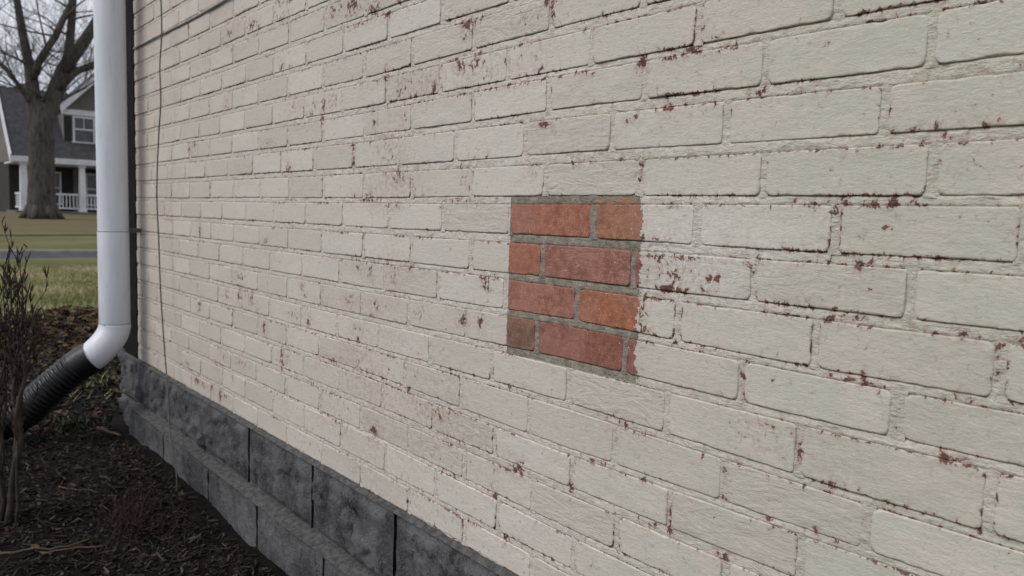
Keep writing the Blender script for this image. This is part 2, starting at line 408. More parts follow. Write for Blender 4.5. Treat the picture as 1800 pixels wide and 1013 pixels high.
# where the paint has come off: x, z, half width, half height, strength
SPOTS = [
    (0.477,1.19,0.0031,0.0025,0.6),(0.473,1.181,0.0025,0.0025,0.5),(0.31,1.111,0.0074,0.005,0.7),(0.399,1.105,0.0057,0.0027,0.6),(0.433,1.108,0.004,0.0019,0.5),
    (0.51,1.053,0.0296,0.0031,0.42),(0.572,1.055,0.0032,0.004,0.75),(0.585,1.058,0.0021,0.0034,0.6),(0.537,1.043,0.0056,0.0024,0.7),(0.59,1.11,0.003,0.0028,0.65),
    (0.6,1.109,0.003,0.0028,0.65),(0.382,1.16,0.0029,0.0027,0.5),(0.396,1.159,0.0036,0.002,0.5),(0.321,1.146,0.0024,0.0064,0.5),(0.36,0.972,0.0062,0.0028,0.6),
    (0.388,0.971,0.0088,0.0027,0.6),(0.409,0.973,0.0071,0.004,0.6),(0.434,0.973,0.0082,0.004,0.5),(0.464,0.974,0.0065,0.0039,0.6),(0.485,0.974,0.0056,0.005,0.75),
    (0.512,0.972,0.0077,0.0031,0.7),(0.416,0.961,0.0049,0.0047,0.7),(0.415,0.902,0.0064,0.0027,0.6),(0.448,0.901,0.0074,0.0033,0.65),(0.466,0.905,0.0039,0.0039,0.6),
    (0.401,0.903,0.0029,0.0027,0.5),(0.311,0.893,0.0067,0.0103,0.55),(0.317,0.871,0.0025,0.0037,0.5),(0.353,0.846,0.0197,0.0029,0.5),(0.377,0.845,0.0076,0.0021,0.45),
    (0.422,0.836,0.0071,0.0041,0.72),(0.452,0.838,0.0067,0.004,0.66),(0.527,0.835,0.0047,0.0025,0.6),(0.539,0.834,0.004,0.0025,0.65),(0.551,0.834,0.0039,0.0024,0.6),
    (0.566,0.836,0.0049,0.0036,0.72),(0.583,0.836,0.0048,0.0041,0.75),(0.602,0.825,0.0036,0.0052,0.75),(0.608,0.831,0.0025,0.0023,0.6),(0.621,0.837,0.0029,0.0034,0.7),
    (0.602,0.791,0.0026,0.007,0.66),(0.307,0.746,0.0051,0.0045,0.7),(0.307,0.723,0.0034,0.006,0.6),(0.428,0.769,0.0091,0.0041,0.55),(0.45,0.767,0.0054,0.0033,0.7),
    (0.471,0.767,0.0072,0.0046,0.72),(0.489,0.764,0.0057,0.0032,0.6),(0.466,0.778,0.0053,0.004,0.42),(0.497,0.777,0.0075,0.0026,0.42),(0.565,0.767,0.0039,0.0036,0.65),
    (0.551,0.768,0.0034,0.0031,0.5),(0.578,0.768,0.0048,0.003,0.48),(0.506,0.732,0.0019,0.0115,0.6),(0.395,0.67,0.006,0.0057,0.6),(0.344,0.68,0.0365,0.0162,0.3),
    (0.379,0.676,0.0153,0.0144,0.3),(0.564,0.699,0.0095,0.0043,0.75),(0.438,0.637,0.0049,0.0048,0.66),(0.468,0.639,0.0033,0.0034,0.6),(0.391,0.653,0.003,0.0071,0.6),
    (0.517,0.626,0.0024,0.0026,0.5),(0.546,0.627,0.0029,0.0031,0.5),(0.599,0.632,0.0032,0.0036,0.7),(0.356,0.566,0.0048,0.0052,0.66),(0.418,0.572,0.0044,0.0042,0.7),
    (0.405,0.565,0.0037,0.0043,0.6),(0.447,0.57,0.0104,0.0028,0.55),(0.477,0.597,0.002,0.0067,0.42),(-0.103,1.302,0.0056,0.0055,0.7),(-0.088,1.289,0.0055,0.0202,0.65),
    (-0.151,1.282,0.0268,0.0076,0.4),(-0.158,1.258,0.012,0.0038,0.45),(-0.158,1.242,0.009,0.0048,0.56),(-0.118,1.236,0.0043,0.0075,0.5),(-0.165,1.217,0.0046,0.0077,0.48),
    (-0.126,1.215,0.0058,0.0047,0.56),(-0.112,1.194,0.0072,0.0047,0.56),(-0.161,1.193,0.0091,0.0039,0.5),(-0.196,1.176,0.0126,0.004,0.62),(-0.15,1.176,0.0165,0.0029,0.5),
    (-0.019,1.176,0.0115,0.0036,0.62),(0.01,1.171,0.0062,0.0035,0.56),(0.108,1.178,0.0076,0.0074,0.76),(0.024,1.183,0.0049,0.0035,0.6),(0.165,1.175,0.0101,0.0039,0.66),
    (0.175,1.181,0.005,0.0039,0.6),(0.195,1.182,0.0077,0.0046,0.7),(0.14,1.19,0.0042,0.0032,0.65),(0.253,1.174,0.016,0.003,0.6),(0.266,1.178,0.0044,0.0037,0.6),
    (0.219,1.209,0.0047,0.0038,0.5),(0.232,1.191,0.0092,0.003,0.46),(0.004,1.239,0.005,0.0044,0.6),(-0.101,1.102,0.0128,0.0057,0.76),(0.103,1.1,0.0055,0.0042,0.66),
    (0.089,1.094,0.0045,0.0034,0.66),(0.16,1.105,0.0102,0.004,0.66),(0.142,1.107,0.0042,0.0032,0.5),(0.012,1.128,0.0037,0.0035,0.6),(0.046,1.126,0.0036,0.0034,0.6),
    (0.116,1.027,0.0044,0.0066,0.7),(-0.023,1.035,0.0117,0.0036,0.66),(0.011,1.034,0.0062,0.0036,0.6),(0.078,1.037,0.0069,0.0026,0.56),(-0.121,1.033,0.0132,0.0038,0.5),
    (0.114,1.009,0.0044,0.005,0.76),(-0.121,1.023,0.0059,0.0077,0.6),(0.179,0.895,0.0456,0.0032,0.62),(0.181,0.872,0.0263,0.0211,0.42),(0.179,0.849,0.0203,0.0049,0.8),
    (0.158,0.885,0.0083,0.0115,0.56),(0.206,0.878,0.0078,0.0119,0.46),(0.192,0.865,0.009,0.0048,0.6),(0.247,0.862,0.0065,0.0108,0.6),(0.255,0.872,0.0082,0.0046,0.6),
    (0.236,0.85,0.0037,0.0063,0.52),(0.315,0.895,0.0033,0.0066,0.7),(0.153,0.918,0.0178,0.0049,0.44),(0.181,0.966,0.0301,0.0024,0.46),(0.127,0.921,0.0043,0.0033,0.7),
    (-0.242,0.821,0.0085,0.0074,0.66),(-0.223,0.834,0.0266,0.0042,0.46),(0.132,0.814,0.0076,0.0236,0.56),(0.14,0.784,0.0075,0.0051,0.6),(0.115,0.72,0.0112,0.0086,0.4),
    (0.307,0.713,0.0034,0.0038,0.6),(0.13,0.7,0.022,0.0026,0.5),(-0.148,0.642,0.0279,0.0041,0.42),(0.09,0.639,0.021,0.0062,0.5),(0.192,0.774,0.009,0.0033,0.6),
    (0.117,0.628,0.0225,0.0035,0.6),(0.109,0.634,0.0045,0.0044,0.6),(-0.141,0.498,0.014,0.0072,0.76),(-0.129,0.509,0.0061,0.0051,0.6),(-0.205,0.434,0.0084,0.0097,0.7),
    (-0.197,0.482,0.0033,0.0085,0.5),(0.077,0.563,0.0059,0.0045,0.6),(0.058,0.563,0.0183,0.0036,0.5),(-0.002,0.503,0.0053,0.0086,0.66),(0.285,0.612,0.0036,0.0054,0.7),
    (0.288,0.574,0.0036,0.0062,0.7),(0.199,0.529,0.003,0.015,0.56),(0.2,0.499,0.0061,0.0059,0.66),(0.145,0.559,0.0098,0.0034,0.5),(0.168,0.497,0.0255,0.0043,0.46),
    (0.291,0.491,0.0071,0.0055,0.7),(-0.168,0.359,0.0081,0.0064,0.6),(-0.135,0.365,0.0124,0.0052,0.5),(0.094,0.431,0.0047,0.0036,0.6),(0.05,0.391,0.005,0.0047,0.5),
    (-1.114,1.496,0.0142,0.0073,0.7),(-1.169,1.503,0.0258,0.0074,0.55),(-0.768,1.42,0.0216,0.0153,0.85),(-0.869,1.423,0.0176,0.0146,0.56),(-0.834,1.423,0.0143,0.0131,0.46),
    (-0.669,1.392,0.0224,0.011,0.8),(-0.569,1.388,0.0159,0.0059,0.6),(-0.613,1.371,0.0189,0.0072,0.6),(-0.734,1.37,0.0448,0.0051,0.5),(-0.323,1.3,0.0144,0.0115,0.85),
    (-0.296,1.306,0.0174,0.0051,0.66),(-0.34,1.311,0.0182,0.0032,0.5),(-1.16,1.333,0.0092,0.009,0.8),(-1.102,1.326,0.0106,0.0044,0.5),(-0.614,1.256,0.0072,0.0073,0.6),
    (-0.342,1.229,0.011,0.0117,0.72),(-0.299,1.225,0.0141,0.0094,0.68),(-0.268,1.227,0.0068,0.0041,0.56),(-0.359,1.244,0.0168,0.0043,0.56),(-0.296,1.244,0.0245,0.0031,0.56),
    (-0.254,1.2,0.0369,0.0153,0.27),(-0.618,1.238,0.0144,0.0061,0.6),(-0.557,1.203,0.0113,0.0107,0.66),(-0.535,1.219,0.0067,0.0082,0.6),(-0.558,1.227,0.0091,0.0071,0.5),
    (-0.511,1.226,0.0109,0.0093,0.46),(-0.429,1.196,0.008,0.0067,0.66),(-0.429,1.208,0.006,0.0045,0.6),(-0.499,1.19,0.0194,0.0046,0.5),(-0.476,1.207,0.0421,0.0205,0.24),
    (-0.409,1.239,0.0079,0.0055,0.5),(-0.913,1.204,0.0092,0.0166,0.7),(-0.966,1.21,0.0096,0.0127,0.56),(-0.871,1.212,0.0119,0.019,0.42),(-0.85,1.205,0.0088,0.0121,0.5),
    (-0.979,1.19,0.013,0.0071,0.56),(-1.077,1.219,0.0489,0.0191,0.32),(-0.922,1.172,0.0093,0.0097,0.76),(-0.662,1.141,0.0075,0.01,0.6),(-0.535,1.148,0.0067,0.0094,0.42),
    (-0.617,1.178,0.0336,0.0049,0.42),(-0.757,1.097,0.0068,0.0078,0.8),(-0.754,1.065,0.0054,0.0092,0.85),(-0.604,1.08,0.0239,0.0147,0.33),(-0.605,1.108,0.0095,0.0049,0.5),
    (-1.111,1.059,0.0144,0.0106,0.56),(-0.289,1.055,0.0193,0.0095,0.3),(-0.251,1.054,0.0084,0.0041,0.5),(-0.329,1.038,0.0202,0.0043,0.6),(-0.563,1.021,0.023,0.0157,0.42),
    (-0.676,0.987,0.023,0.0051,0.46),(-0.467,0.99,0.0253,0.0058,0.44),(-0.321,1.012,0.0091,0.0086,0.42),(-0.665,0.974,0.0507,0.0038,0.6),(-0.601,0.963,0.0072,0.0049,0.6),
    (-0.752,0.984,0.0109,0.004,0.5),(-0.395,0.965,0.0079,0.0045,0.6),(-0.336,0.975,0.026,0.0033,0.5),(-0.561,0.964,0.0069,0.0061,0.5),(-0.707,0.895,0.0053,0.0065,0.75),
    (-1.11,0.974,0.0217,0.0046,0.56),(-0.729,0.819,0.0135,0.0053,0.5),(-0.671,0.813,0.0077,0.0142,0.52),(-0.722,0.835,0.0375,0.004,0.5),(-0.662,0.839,0.0203,0.0039,0.56),
    (-0.507,0.833,0.0088,0.006,0.7),(-0.572,0.807,0.0165,0.0161,0.42),(-0.561,0.829,0.0279,0.0049,0.5),(-0.567,0.768,0.0188,0.0037,0.5),(-0.246,0.821,0.0085,0.0095,0.7),
    (-0.238,0.833,0.0236,0.0042,0.56),(-1.026,0.748,0.0103,0.012,0.6),(-1.009,0.728,0.0068,0.009,0.5),(-0.76,0.737,0.025,0.0081,0.42),(-0.646,0.74,0.0202,0.0077,0.5),
    (-0.663,0.712,0.0128,0.0065,0.42),(-0.465,0.743,0.0107,0.0095,0.5),(-0.314,0.745,0.0092,0.0099,0.75),(-0.26,0.749,0.007,0.0086,0.85),(-0.988,0.664,0.01,0.0119,0.7),
    (-0.726,0.674,0.0163,0.0054,0.56),(-0.725,0.65,0.0054,0.0094,0.6),(-1.155,0.541,0.0114,0.0208,0.7),(-1.082,0.665,0.0215,0.0077,0.42),(-1.155,0.509,0.0076,0.0128,0.76),
    (-1.121,0.536,0.0111,0.0095,0.6),(-0.973,0.504,0.0233,0.006,0.5),(-0.649,0.449,0.0103,0.0106,0.88),(-0.385,0.544,0.006,0.0093,0.56),(-0.354,0.554,0.0039,0.0114,0.6),
    (-0.465,0.554,0.0108,0.0145,0.42),(-0.51,0.571,0.009,0.0086,0.5),(-0.428,0.533,0.0125,0.0071,0.42),(-0.853,0.579,0.0212,0.0057,0.5),(-0.313,0.505,0.0075,0.0045,0.5),
    (-0.694,0.596,0.0662,0.02,0.2),(-0.435,0.615,0.0627,0.0237,0.18),(-1.551,1.482,0.0287,0.0102,0.66),(-1.366,1.475,0.0254,0.0096,0.6),(-1.316,1.459,0.0082,0.0094,0.7),
    (-1.523,1.432,0.0094,0.0067,0.6),(-2.585,1.486,0.0169,0.0113,0.6),(-1.572,1.263,0.0196,0.0104,0.42),(-1.154,1.46,0.0365,0.0133,0.42),(-1.875,1.164,0.0118,0.0096,0.72),
    (-1.929,1.147,0.0182,0.0117,0.5),(-1.255,1.128,0.0359,0.0079,0.5),(-1.828,0.871,0.0087,0.0213,0.7),(-1.266,0.857,0.0122,0.0081,0.6),(-1.471,0.744,0.0327,0.0158,0.46),
    (-1.578,0.678,0.0301,0.0127,0.52),(-1.472,0.688,0.0141,0.0176,0.72),(-1.416,0.697,0.009,0.0086,0.6),(-1.372,0.684,0.0132,0.0136,0.7),(-1.324,0.653,0.017,0.0101,0.5),
    (-1.833,0.613,0.0176,0.0158,0.62),(-1.278,0.605,0.0124,0.0166,0.7),(-1.611,0.47,0.0413,0.0112,0.44),(-1.454,0.477,0.0327,0.0142,0.44),(-1.863,0.343,0.018,0.0101,0.8),
    (-1.798,0.341,0.029,0.006,0.62),(-1.644,0.338,0.0106,0.0152,0.76),(-1.719,0.346,0.0166,0.0078,0.56),(-1.607,0.339,0.0258,0.0075,0.52),(-1.526,0.416,0.0074,0.0128,0.56),
    (-1.966,0.387,0.0254,0.0104,0.4),(-1.674,0.435,0.0215,0.0115,0.4),(-0.93,0.733,0.0383,0.0116,0.28),(-1.142,1.369,0.0327,0.0089,0.3),]
SP = np.array(SPOTS)
def spot_sum(x, z, grow, soft):
    w = np.zeros_like(x)
    lo = (x.min(), x.max(), z.min(), z.max())
    for s, q, a, b, k in SP:
        a, b = a * grow, b * grow
        if s + 2.6 * a < lo[0] or s - 2.6 * a > lo[1] or q + 2.6 * b < lo[2] or q - 2.6 * b > lo[3]: continue
        w = np.maximum(w, k * np.exp(-soft * (((x - s) / a) ** 2 + ((z - q) / b) ** 2)))
    return w
def wear_field(x, z, d, row):
    """x,z positions, d distance to the arris; how far the paint has gone here"""
    w = spot_sum(x, z, 1.45, .85) * .98
    e = sstep(.0062, .0004, d)
    pat = sstep(.42, .76, vnoise(x * 11, z * 11, row * 1.7, 21))
    return np.maximum(w, e * (.11 + .42 * pat)) + .10 * sstep(.5, .85, vnoise(x * 5, z * 7, 0, 33))
def scuff_of(V):
    """worn, reddish zones round the flakes, and a few broad ones"""
    x, z = V[:, 0], V[:, 2]
    s = spot_sum(x, z, 2.3, .8)
    br = sstep(.56, .80, fbm(x * 3.4, z * 7.5, 0, 141, 3)) * sstep(.35, -.5, x)
    return np.clip(s * 1.15 + br * .55, 0, 1)

BARE = {(0, -.09): (.45, .195, .13), (0, .12): (.435, .215, .135), (1, -.19): (.43, .165, .095), (1, .0): (.40, .19, .145),
        (1, .2): (.36, .16, .12), (2, -.10): (.41, .19, .135), (2, .09): (.445, .185, .108), (3, -.20): (.27, .155, .11), (3, .0): (.33, .14, .10),
        (3, .2): (.30, .125, .095)}
def bare_col(row, xc):
    best = None
    for (r_, x_), c in BARE.items():
        if r_ == row and (best is None or abs(x_ - xc) < best[0]): best = (abs(x_ - xc), c)
    return best[1] if best else (.36, .14, .1)

def brick_arrays(row, x0, x1, cell, seed):
    """height-field brick: rounded, slightly ragged arrises and an uneven face"""
    rg = np.random.default_rng(seed)
    L = x1 - x0
    ed = [0, .0008, .0018, .0032, .0055, .0085] if cell < .005 else [0, .0010, .0028, .007]
    def line(l):
        a = ed[-1]; k = max(2, int((l - 2 * a) / cell))
        mid = np.linspace(a, l - a, k + 1)
        return np.concatenate([ed[:-1], mid, [l - e for e in ed[:-1][::-1]]])
    hgt = float(bed(row, True, (x0 + x1) / 2) - bed(row, False, (x0 + x1) / 2))
    us, ws = line(L), line(hgt)
    U, Wv = np.meshgrid(us, ws, indexing='ij')
    X = x0 + U
    zb, zt = bed(row, False, X), bed(row, True, X)
    Z = zb + (zt - zb) * (Wv / hgt)
    rc = rg.uniform(.0055, .0105)
    qx = np.abs(U - L / 2) - (L / 2 - rc); qz = np.abs(Wv - hgt / 2) - (hgt / 2 - rc)
    sd = np.hypot(np.maximum(qx, 0), np.maximum(qz, 0)) + np.minimum(np.maximum(qx, qz), 0) - rc
    d = -sd + .0004
    d = d - .0013 * (vnoise(X * 140, Z * 140, 0, 41)) - .0012 * sstep(.68, .95, vnoise(X * 48, Z * 48, 0, 43))
    ra = .0016
    t = np.clip(d, 0, ra)
    Y = ra - np.sqrt(np.maximum(ra * ra - (ra - t) ** 2, 0))
    Y = np.where(d < 0, ra + (-d) * 5, Y)
    Y = np.minimum(Y, .018)
    face = (fbm(X * 9, Z * 14, 0, 51, 3) - .5) * .0018 + (fbm(X * 38, Z * 60, 0, 57, 3) - .5) * (.0008 + .0022 * max(0, rg.random() - .65))
    face = face + rg.uniform(-.0007, .0007) + rg.uniform(-.005, .005) * (U - L / 2) + rg.uniform(-.010, .010) * (Wv - hgt / 2)
    Y = Y + face
    bnd = (U == us[0]) | (U == us[-1]) | (Wv == ws[0]) | (Wv == ws[-1])
    Y = np.where(bnd, .022, Y)
    V = np.stack([X, Y, Z], -1).reshape(-1, 3)
    F = grid_faces(len(us), len(ws))
    wr = wear_field(X.ravel(), Z.ravel(), np.maximum(d.ravel(), 0), row)
    # bricks that have gone blotchy on the whole
    rn = rg.random()
    return V, F, wr, rn

def course_joints(row):
    j = list(JOINTS.get(row, []))
    rg = np.random.default_rng(500 + row)
    if not j:
        j = [-1.213 + (0 if row % 2 == 0 else .1015)]
    st = .2035
    while j[0] - st > CORNER + .04: j.insert(0, j[0] - st + rg.uniform(-.006, .006))
    while j[-1] < XEND: j.append(j[-1] + st + rg.uniform(-.004, .004))
    return j

wall_v, wall_f, wall_w, wall_r = [], [], [], []
def tone_of(V): return fbm(V[:, 0] * 15, V[:, 2] * 19, 0, 131, 4) * 1.35 - .175
def fresh_of(V): return .8 * np.exp(-((V[:, 0] - .225) / .13) ** 2 - ((V[:, 2] - .905) / .085) ** 2) * sstep(.3, .6, fbm(V[:, 0] * 22, V[:, 2] * 22, 0, 137, 3) + .1)
def strip(X, Y, Z, wr, rn=.4):
    base = sum(len(a) for a in wall_v)
    wall_v.append(np.stack([X, Y, Z], -1).reshape(-1, 3)); wall_f.append(grid_faces(X.shape[0], X.shape[1], base))
    wall_w.append(wr.ravel()); wall_r.append(np.full(X.size, rn))

def spacing(x0, x1, row):
    xs = [x0]
    while xs[-1] < x1:
        xs.append(xs[-1] + (.02 if row < -14 or xs[-1] > .9 else .0030 if xs[-1] > -.5 else .0045 if xs[-1] > -1.3 else .008))
    return np.array(xs)

ROW0, ROW1 = -34, 9
# bed joints: struck joint, deepest right under the brick above, coming forward to the brick below
for row in range(ROW0, ROW1 + 1):
    xs = spacing(CORNER + .002, XEND + .1, row)
    zt = bed(row, False, xs) + .004                     # runs up behind the brick above
    zb = (bed(row + 1, True, xs) if row < ROW1 else zt - .018) - .004
    wj = (zt - zb)[:, None]                              # whole width, 4 mm hidden at each side
    t_ = np.array([0, .0036, .0044, .0054, .0066, .0082, 0, 0, 0, 0])
    low = np.array([0, 0, 0, 0, 0, 0, .0095, .0068, .0042, 0.])
    T_ = np.where(np.arange(10)[None, :] < 6, np.minimum(t_[None, :], wj * .5), wj - np.minimum(low[None, :], wj * .42))
    X = np.repeat(xs[:, None], 10, 1); Z = zt[:, None] - T_
    prof = np.array([.0100, .0034, .0025, .0018, .0015, .0013, .0012, .0011, .0013, .0060])
    gap = vnoise(X * 7, row * 3.1, 0, 69)
    Y = prof[None, :] * (.75 + .5 * gap) + (fbm(X * 55, Z * 110, row, 61, 3) - .5) * .0030 + (vnoise(X * 6, row, 0, 67) - .5) * .0010
    dd = np.minimum(np.abs(Z - zt[:, None]) - .004, np.abs(Z - zb[:, None]) - .004)
    wr = wear_field(X, Z, np.maximum(dd, 0) + .001, row) * 1.0
    strip(X, Y, Z, wr)
# head joints
bricks = []
for row in range(ROW0, ROW1 + 1):
    js = course_joints(row)
    rg = np.random.default_rng(900 + row)
    gaps = [rg.uniform(.0036, .0052) + (.002 if rg.random() < .12 else 0) for _ in js]
    for x, g in zip(js, gaps):
        if x < XEND:
            zb, zt = float(bed(row, False, x)) - .002, float(bed(row, True, x)) + .002
            fine = row > -15 and x < .9
            xx = np.linspace(x - g - .004, x + g + .004, 7 if fine else 3); zz = np.linspace(zb, zt, 16 if fine else 5)
            X, Z = np.meshgrid(xx, zz, indexing='ij')
            u = (X - x) / (g + .004)
            Y = .0019 - .0011 * (1 - u * u) + (fbm(X * 120, Z * 80, row, 71, 3) - .5) * .0034
            wr = wear_field(X, Z, np.maximum(.007 - np.abs(X - x) - .001, 0) + .0045, row)
            strip(X, Y, Z, wr)
    edges = [(CORNER, js[0] - gaps[0])] + [(js[i] + gaps[i], js[i + 1] - gaps[i + 1]) for i in range(len(js) - 1)]
    for a, b in edges:
        if a < XEND and b - a > .02: bricks.append((row, a, min(b, XEND + .15)))
wv = np.concatenate(wall_v); wv = wv - np.array(HL)
wall_me = mesh_np("wall", wv, np.concatenate(wall_f), True, {"wear": np.concatenate(wall_w), "rnd": np.concatenate(wall_r), "tone": tone_of(wv + np.array(HL)), "fresh": fresh_of(wv + np.array(HL)), "scuff": scuff_of(wv + np.array(HL))},
                  {"bare": np.tile((.36, .14, .1, 1.), (len(wv), 1))})
wall = link("wall", wall_me, M['mortar'], house)
tag(wall, "struck mortar joints between the bricks, painted over with the wall")

# which bricks does the photograph show?
def img(x, y, z):
    v = Vector((x, y, z)) - CAM; dz = v.dot(dirv)
    return 900 + 1360.9 * v.dot(rt2) / dz, 506.5 - 1360.9 * v.dot(up2) / dz
vis, hid = [], []
for row, a, b in bricks:
    xm = (a + b) / 2; z = ZO - row * CRS
    if b > .86:
        hid.append((row, a, b, 0)); continue
    c = [img(x, 0, z + dz) for x in (a, xm, b) for dz in (-.03, 0, .03)]
    inn = any(-2 < u < 1802 and -2 < v < 1015 for u, v in c)
    w = max(p[0] for p in c) - min(p[0] for p in c)
    (vis if inn else hid).append((row, a, b, w))
vis.sort(key=lambda t: -t[3])
part, rest = vis[:300], vis[300:] + hid
print("bricks in view", len(vis), "others", len(hid))
for row, a, b, w in part:
    cell = .0032 if a > -.5 else .0048 if a > -1.4 else .0075
    seed = int(row * 1000 + round(a * 100)) + 50000
    V, F, wr, rn = brick_arrays(row, a, b, cell, seed)
    c = np.array(((a + b) / 2, 0, ZO - row * CRS))
    bc = bare_col(row, (a + b) / 2)
    me = mesh_np("brick", V - c, F, True, {"wear": wr, "rnd": np.full(len(V), rn), "tone": tone_of(V), "fresh": fresh_of(V), "scuff": scuff_of(V)}, {"bare": np.tile((*bc, 1.), (len(V), 1))})
    o = link("brick", me, M['brick'], wall, Vector(c) - HL)
    ov = min(b, PX1) - max(a, PX0)
    if 0 <= row <= 3 and ov > .01:
        o["label"] = "bare red brick with the paint stripped off" if ov > .9 * (b - a) else "brick half bare red, half painted cream"
vv, ff, ww, rr = [], [], [], []; base = 0
for row, a, b, w in rest:
    V, F, wr, rn = brick_arrays(row, a, b, .025 if a > -1.4 or row < -14 else .012, int(row * 1000 + round(a * 100)) + 50000)
    vv.append(V); ff.append(F + base); ww.append(wr); rr.append(np.full(len(V), rn)); base += len(V)
vv = np.concatenate(vv) - np.array(HL)
o = link("brick_courses", mesh_np("brick_courses", vv, np.concatenate(ff), True, {"wear": np.concatenate(ww), "rnd": np.concatenate(rr), "tone": tone_of(vv + np.array(HL)), "fresh": fresh_of(vv + np.array(HL)), "scuff": scuff_of(vv + np.array(HL))},
         {"bare": np.tile((.36, .14, .1, 1.), (len(vv), 1))}), M['brick'], wall)
tag(o, kind="stuff")

# body of the house behind the facing, and the dark board at its corner
M['core'] = simple("wall_core", (.30, .28, .25), .9, .2)
ztop = ZO + 34.5 * CRS
core = MB().box(CORNER + .03, XEND + .1, .018, 4.0, .30, ztop).build("wall_core", M['core'], house)
core.location = -HL
M['board'] = simple("corner_board_paint", (.014, .012, .012), .9, .3, 20, .0006, 120, spec=.08)
cb = MB().box(CORNER - .20, CORNER - .001, -.004, .06, .302, ztop + .02).build("corner_board", M['board'], house, bevel=.003)
cb.location = -HL
tag(cb, "near-black trim board at the corner behind the downspout")
# ------------------------------------------------------------------ rock-faced foundation
n = NT("rock_faced_block"); p = n.pos()
a1, a2, a3 = n.noise(p, 9, 6, .65), n.noise(p, 45, 6, .75), n.noise(p, 190, 4, .75)
c = n.mix(n.rng(a1, .36, .64), (.072, .073, .078), (.165, .165, .170))
blk = n.math('MULTIPLY', n.rng(n.noise(n.pos((1.3, 1, .75)), 19, 6, .75, .6), .53, .64), .66)  # black stains, with the shade of pits and crevices painted in
c = n.mix(blk, c, (.011, .011, .012))
c = n.mix(n.math('MULTIPLY', n.rng(a2, .52, .66), .35), c, (.034, .034, .036))
c = n.mix(n.math('MULTIPLY', n.rng(a3, .52, .66), .6), c, (.23, .227, .225))
c = n.mix(n.math('MULTIPLY', n.rng(a3, .30, .46, 1, 0), .6), c, (.018, .018, .02))
geo = n.new("ShaderNodeNewGeometry")
h = n.math('MULTIPLY_ADD', a3, .9, n.math('MULTIPLY', a2, 1.8))
M['stone'] = n.done(c, .88, n.bump(h, .007, 1.0), .25)
n = NT("ledge_mortar"); p = n.pos()
a2 = n.noise(p, 60, 5, .7)
M['ledge'] = n.done(n.mix(n.rng(a2, .35, .65), (.052, .051, .051), (.115, .112, .110)), .9, n.bump(n.noise(p, 120, 3, .6), .0008), .2)
found = empty("foundation"); found.parent = house; found.location = (0, 0, 0)

def stone_block(x0, x1, z0, z1, face, seed, amp=1.0, cell=.0075):
    nx, nz = max(6, int((x1 - x0) / cell)), max(6, int((z1 - z0) / cell))
    u = np.linspace(0, 1, nx + 1); w = np.linspace(0, 1, nz + 1)
    U, Wq = np.meshgrid(u, w, indexing='ij')
    X = x0 + U * (x1 - x0); Z = z0 + Wq * (z1 - z0)
    d = np.minimum.reduce([U * (x1 - x0), (1 - U) * (x1 - x0), Wq * (z1 - z0), (1 - Wq) * (z1 - z0)])
    bulge = sstep(.002, .026, d)
    g_ = np.random.default_rng(seed * 13 + 5)                 # chisel facets: tilted planes, each holding its own cell
    m_ = int(14 + 40 * (x1 - x0)); fx, fz = g_.uniform(x0, x1, m_), g_.uniform(z0, z1, m_)
    hh, gx_, gz_ = g_.uniform(-.006, .008, m_), g_.normal(0, .12, m_), g_.normal(.05, .14, m_)
    wx = X + (fbm(X * 18, Z * 18, seed, 83, 3) - .5) * .05; wz = Z + (fbm(X * 18 + 9, Z * 18, seed, 84, 3) - .5) * .05
    D_ = (wx[..., None] - fx) ** 2 + (wz[..., None] - fz) ** 2 * 1.3
    ci = D_.argmin(-1)
    facet = hh[ci] + gx_[ci] * (X - fx[ci]) + gz_[ci] * (Z - fz[ci])
    rough = (fbm(X * 9, Z * 11, seed, 81, 4) - .5) * .038 - .020 * sstep(.62, .80, fbm(X * 17, Z * 13, seed, 86, 3)) + (fbm(X * 55, Z * 55, seed, 89, 2) - .5) * .006
    Y = -face + .006 - bulge * (.014 + np.clip(facet, -.012, .035) + rough) * amp + (1 - bulge) * (fbm(X * 40, Z * 40, seed, 91, 2) - .5) * .004
    X = X + (vnoise(X * 30, Z * 30, seed, 93) - .5) * .002 * (d < .001)
    V = np.stack([X, Y, Z], -1).reshape(-1, 3)
    n0 = len(V); F = grid_faces(nx + 1, nz + 1)
    # sides back into the wall
    idx = lambda i, j: i * (nz + 1) + j
    ring = [idx(i, 0) for i in range(nx + 1)] + [idx(nx, j) for j in range(1, nz + 1)] + [idx(i, nz) for i in range(nx - 1, -1, -1)] + [idx(0, j) for j in range(nz - 1, 0, -1)]
    back = V[ring].copy(); back[:, 1] = .034
    V = np.concatenate([V, back]); k = len(ring)
    q = np.array([[ring[i], n0 + i, n0 + (i + 1) % k, ring[(i + 1) % k]] for i in range(k)])
    return V, np.concatenate([F, q[:, ::-1]])

def put_block(x0, x1, z0, z1, face, seed, amp=1.0):
    V, F = stone_block(x0, x1, z0, z1, face, seed, amp)
    c = np.array(((x0 + x1) / 2, 0, z0))
    me = mesh_np("stone_block", V - c, F, True)
    o = link("stone_block", me, M['stone'], found, Vector(c) - HL)
    return o
UJ = [-2.80, -2.401, -1.967, -1.371, -.940, -.534, -.12, .29, .70, 1.11, 1.52, 1.93, 2.34, 2.72]
for i in range(len(UJ) - 1):
    put_block(UJ[i] + .006, UJ[i + 1] - .006, .121, .2955, .014, 10 + i, .62)
LJ = [-2.60, -2.11, -1.62, -1.215, -.80, -.40, 0.0, .41, .82, 1.23, 1.64, 2.05, 2.46, 2.72]
for i in range(len(LJ) - 1):
    put_block(LJ[i] + .005, LJ[i + 1] - .005, -.12, .110, .052, 40 + i, .20)
put_block(-3.02, -2.806, .06, .286, -.02, 77)
put_block(-2.86, -2.61, -.12, .112, .010, 78)
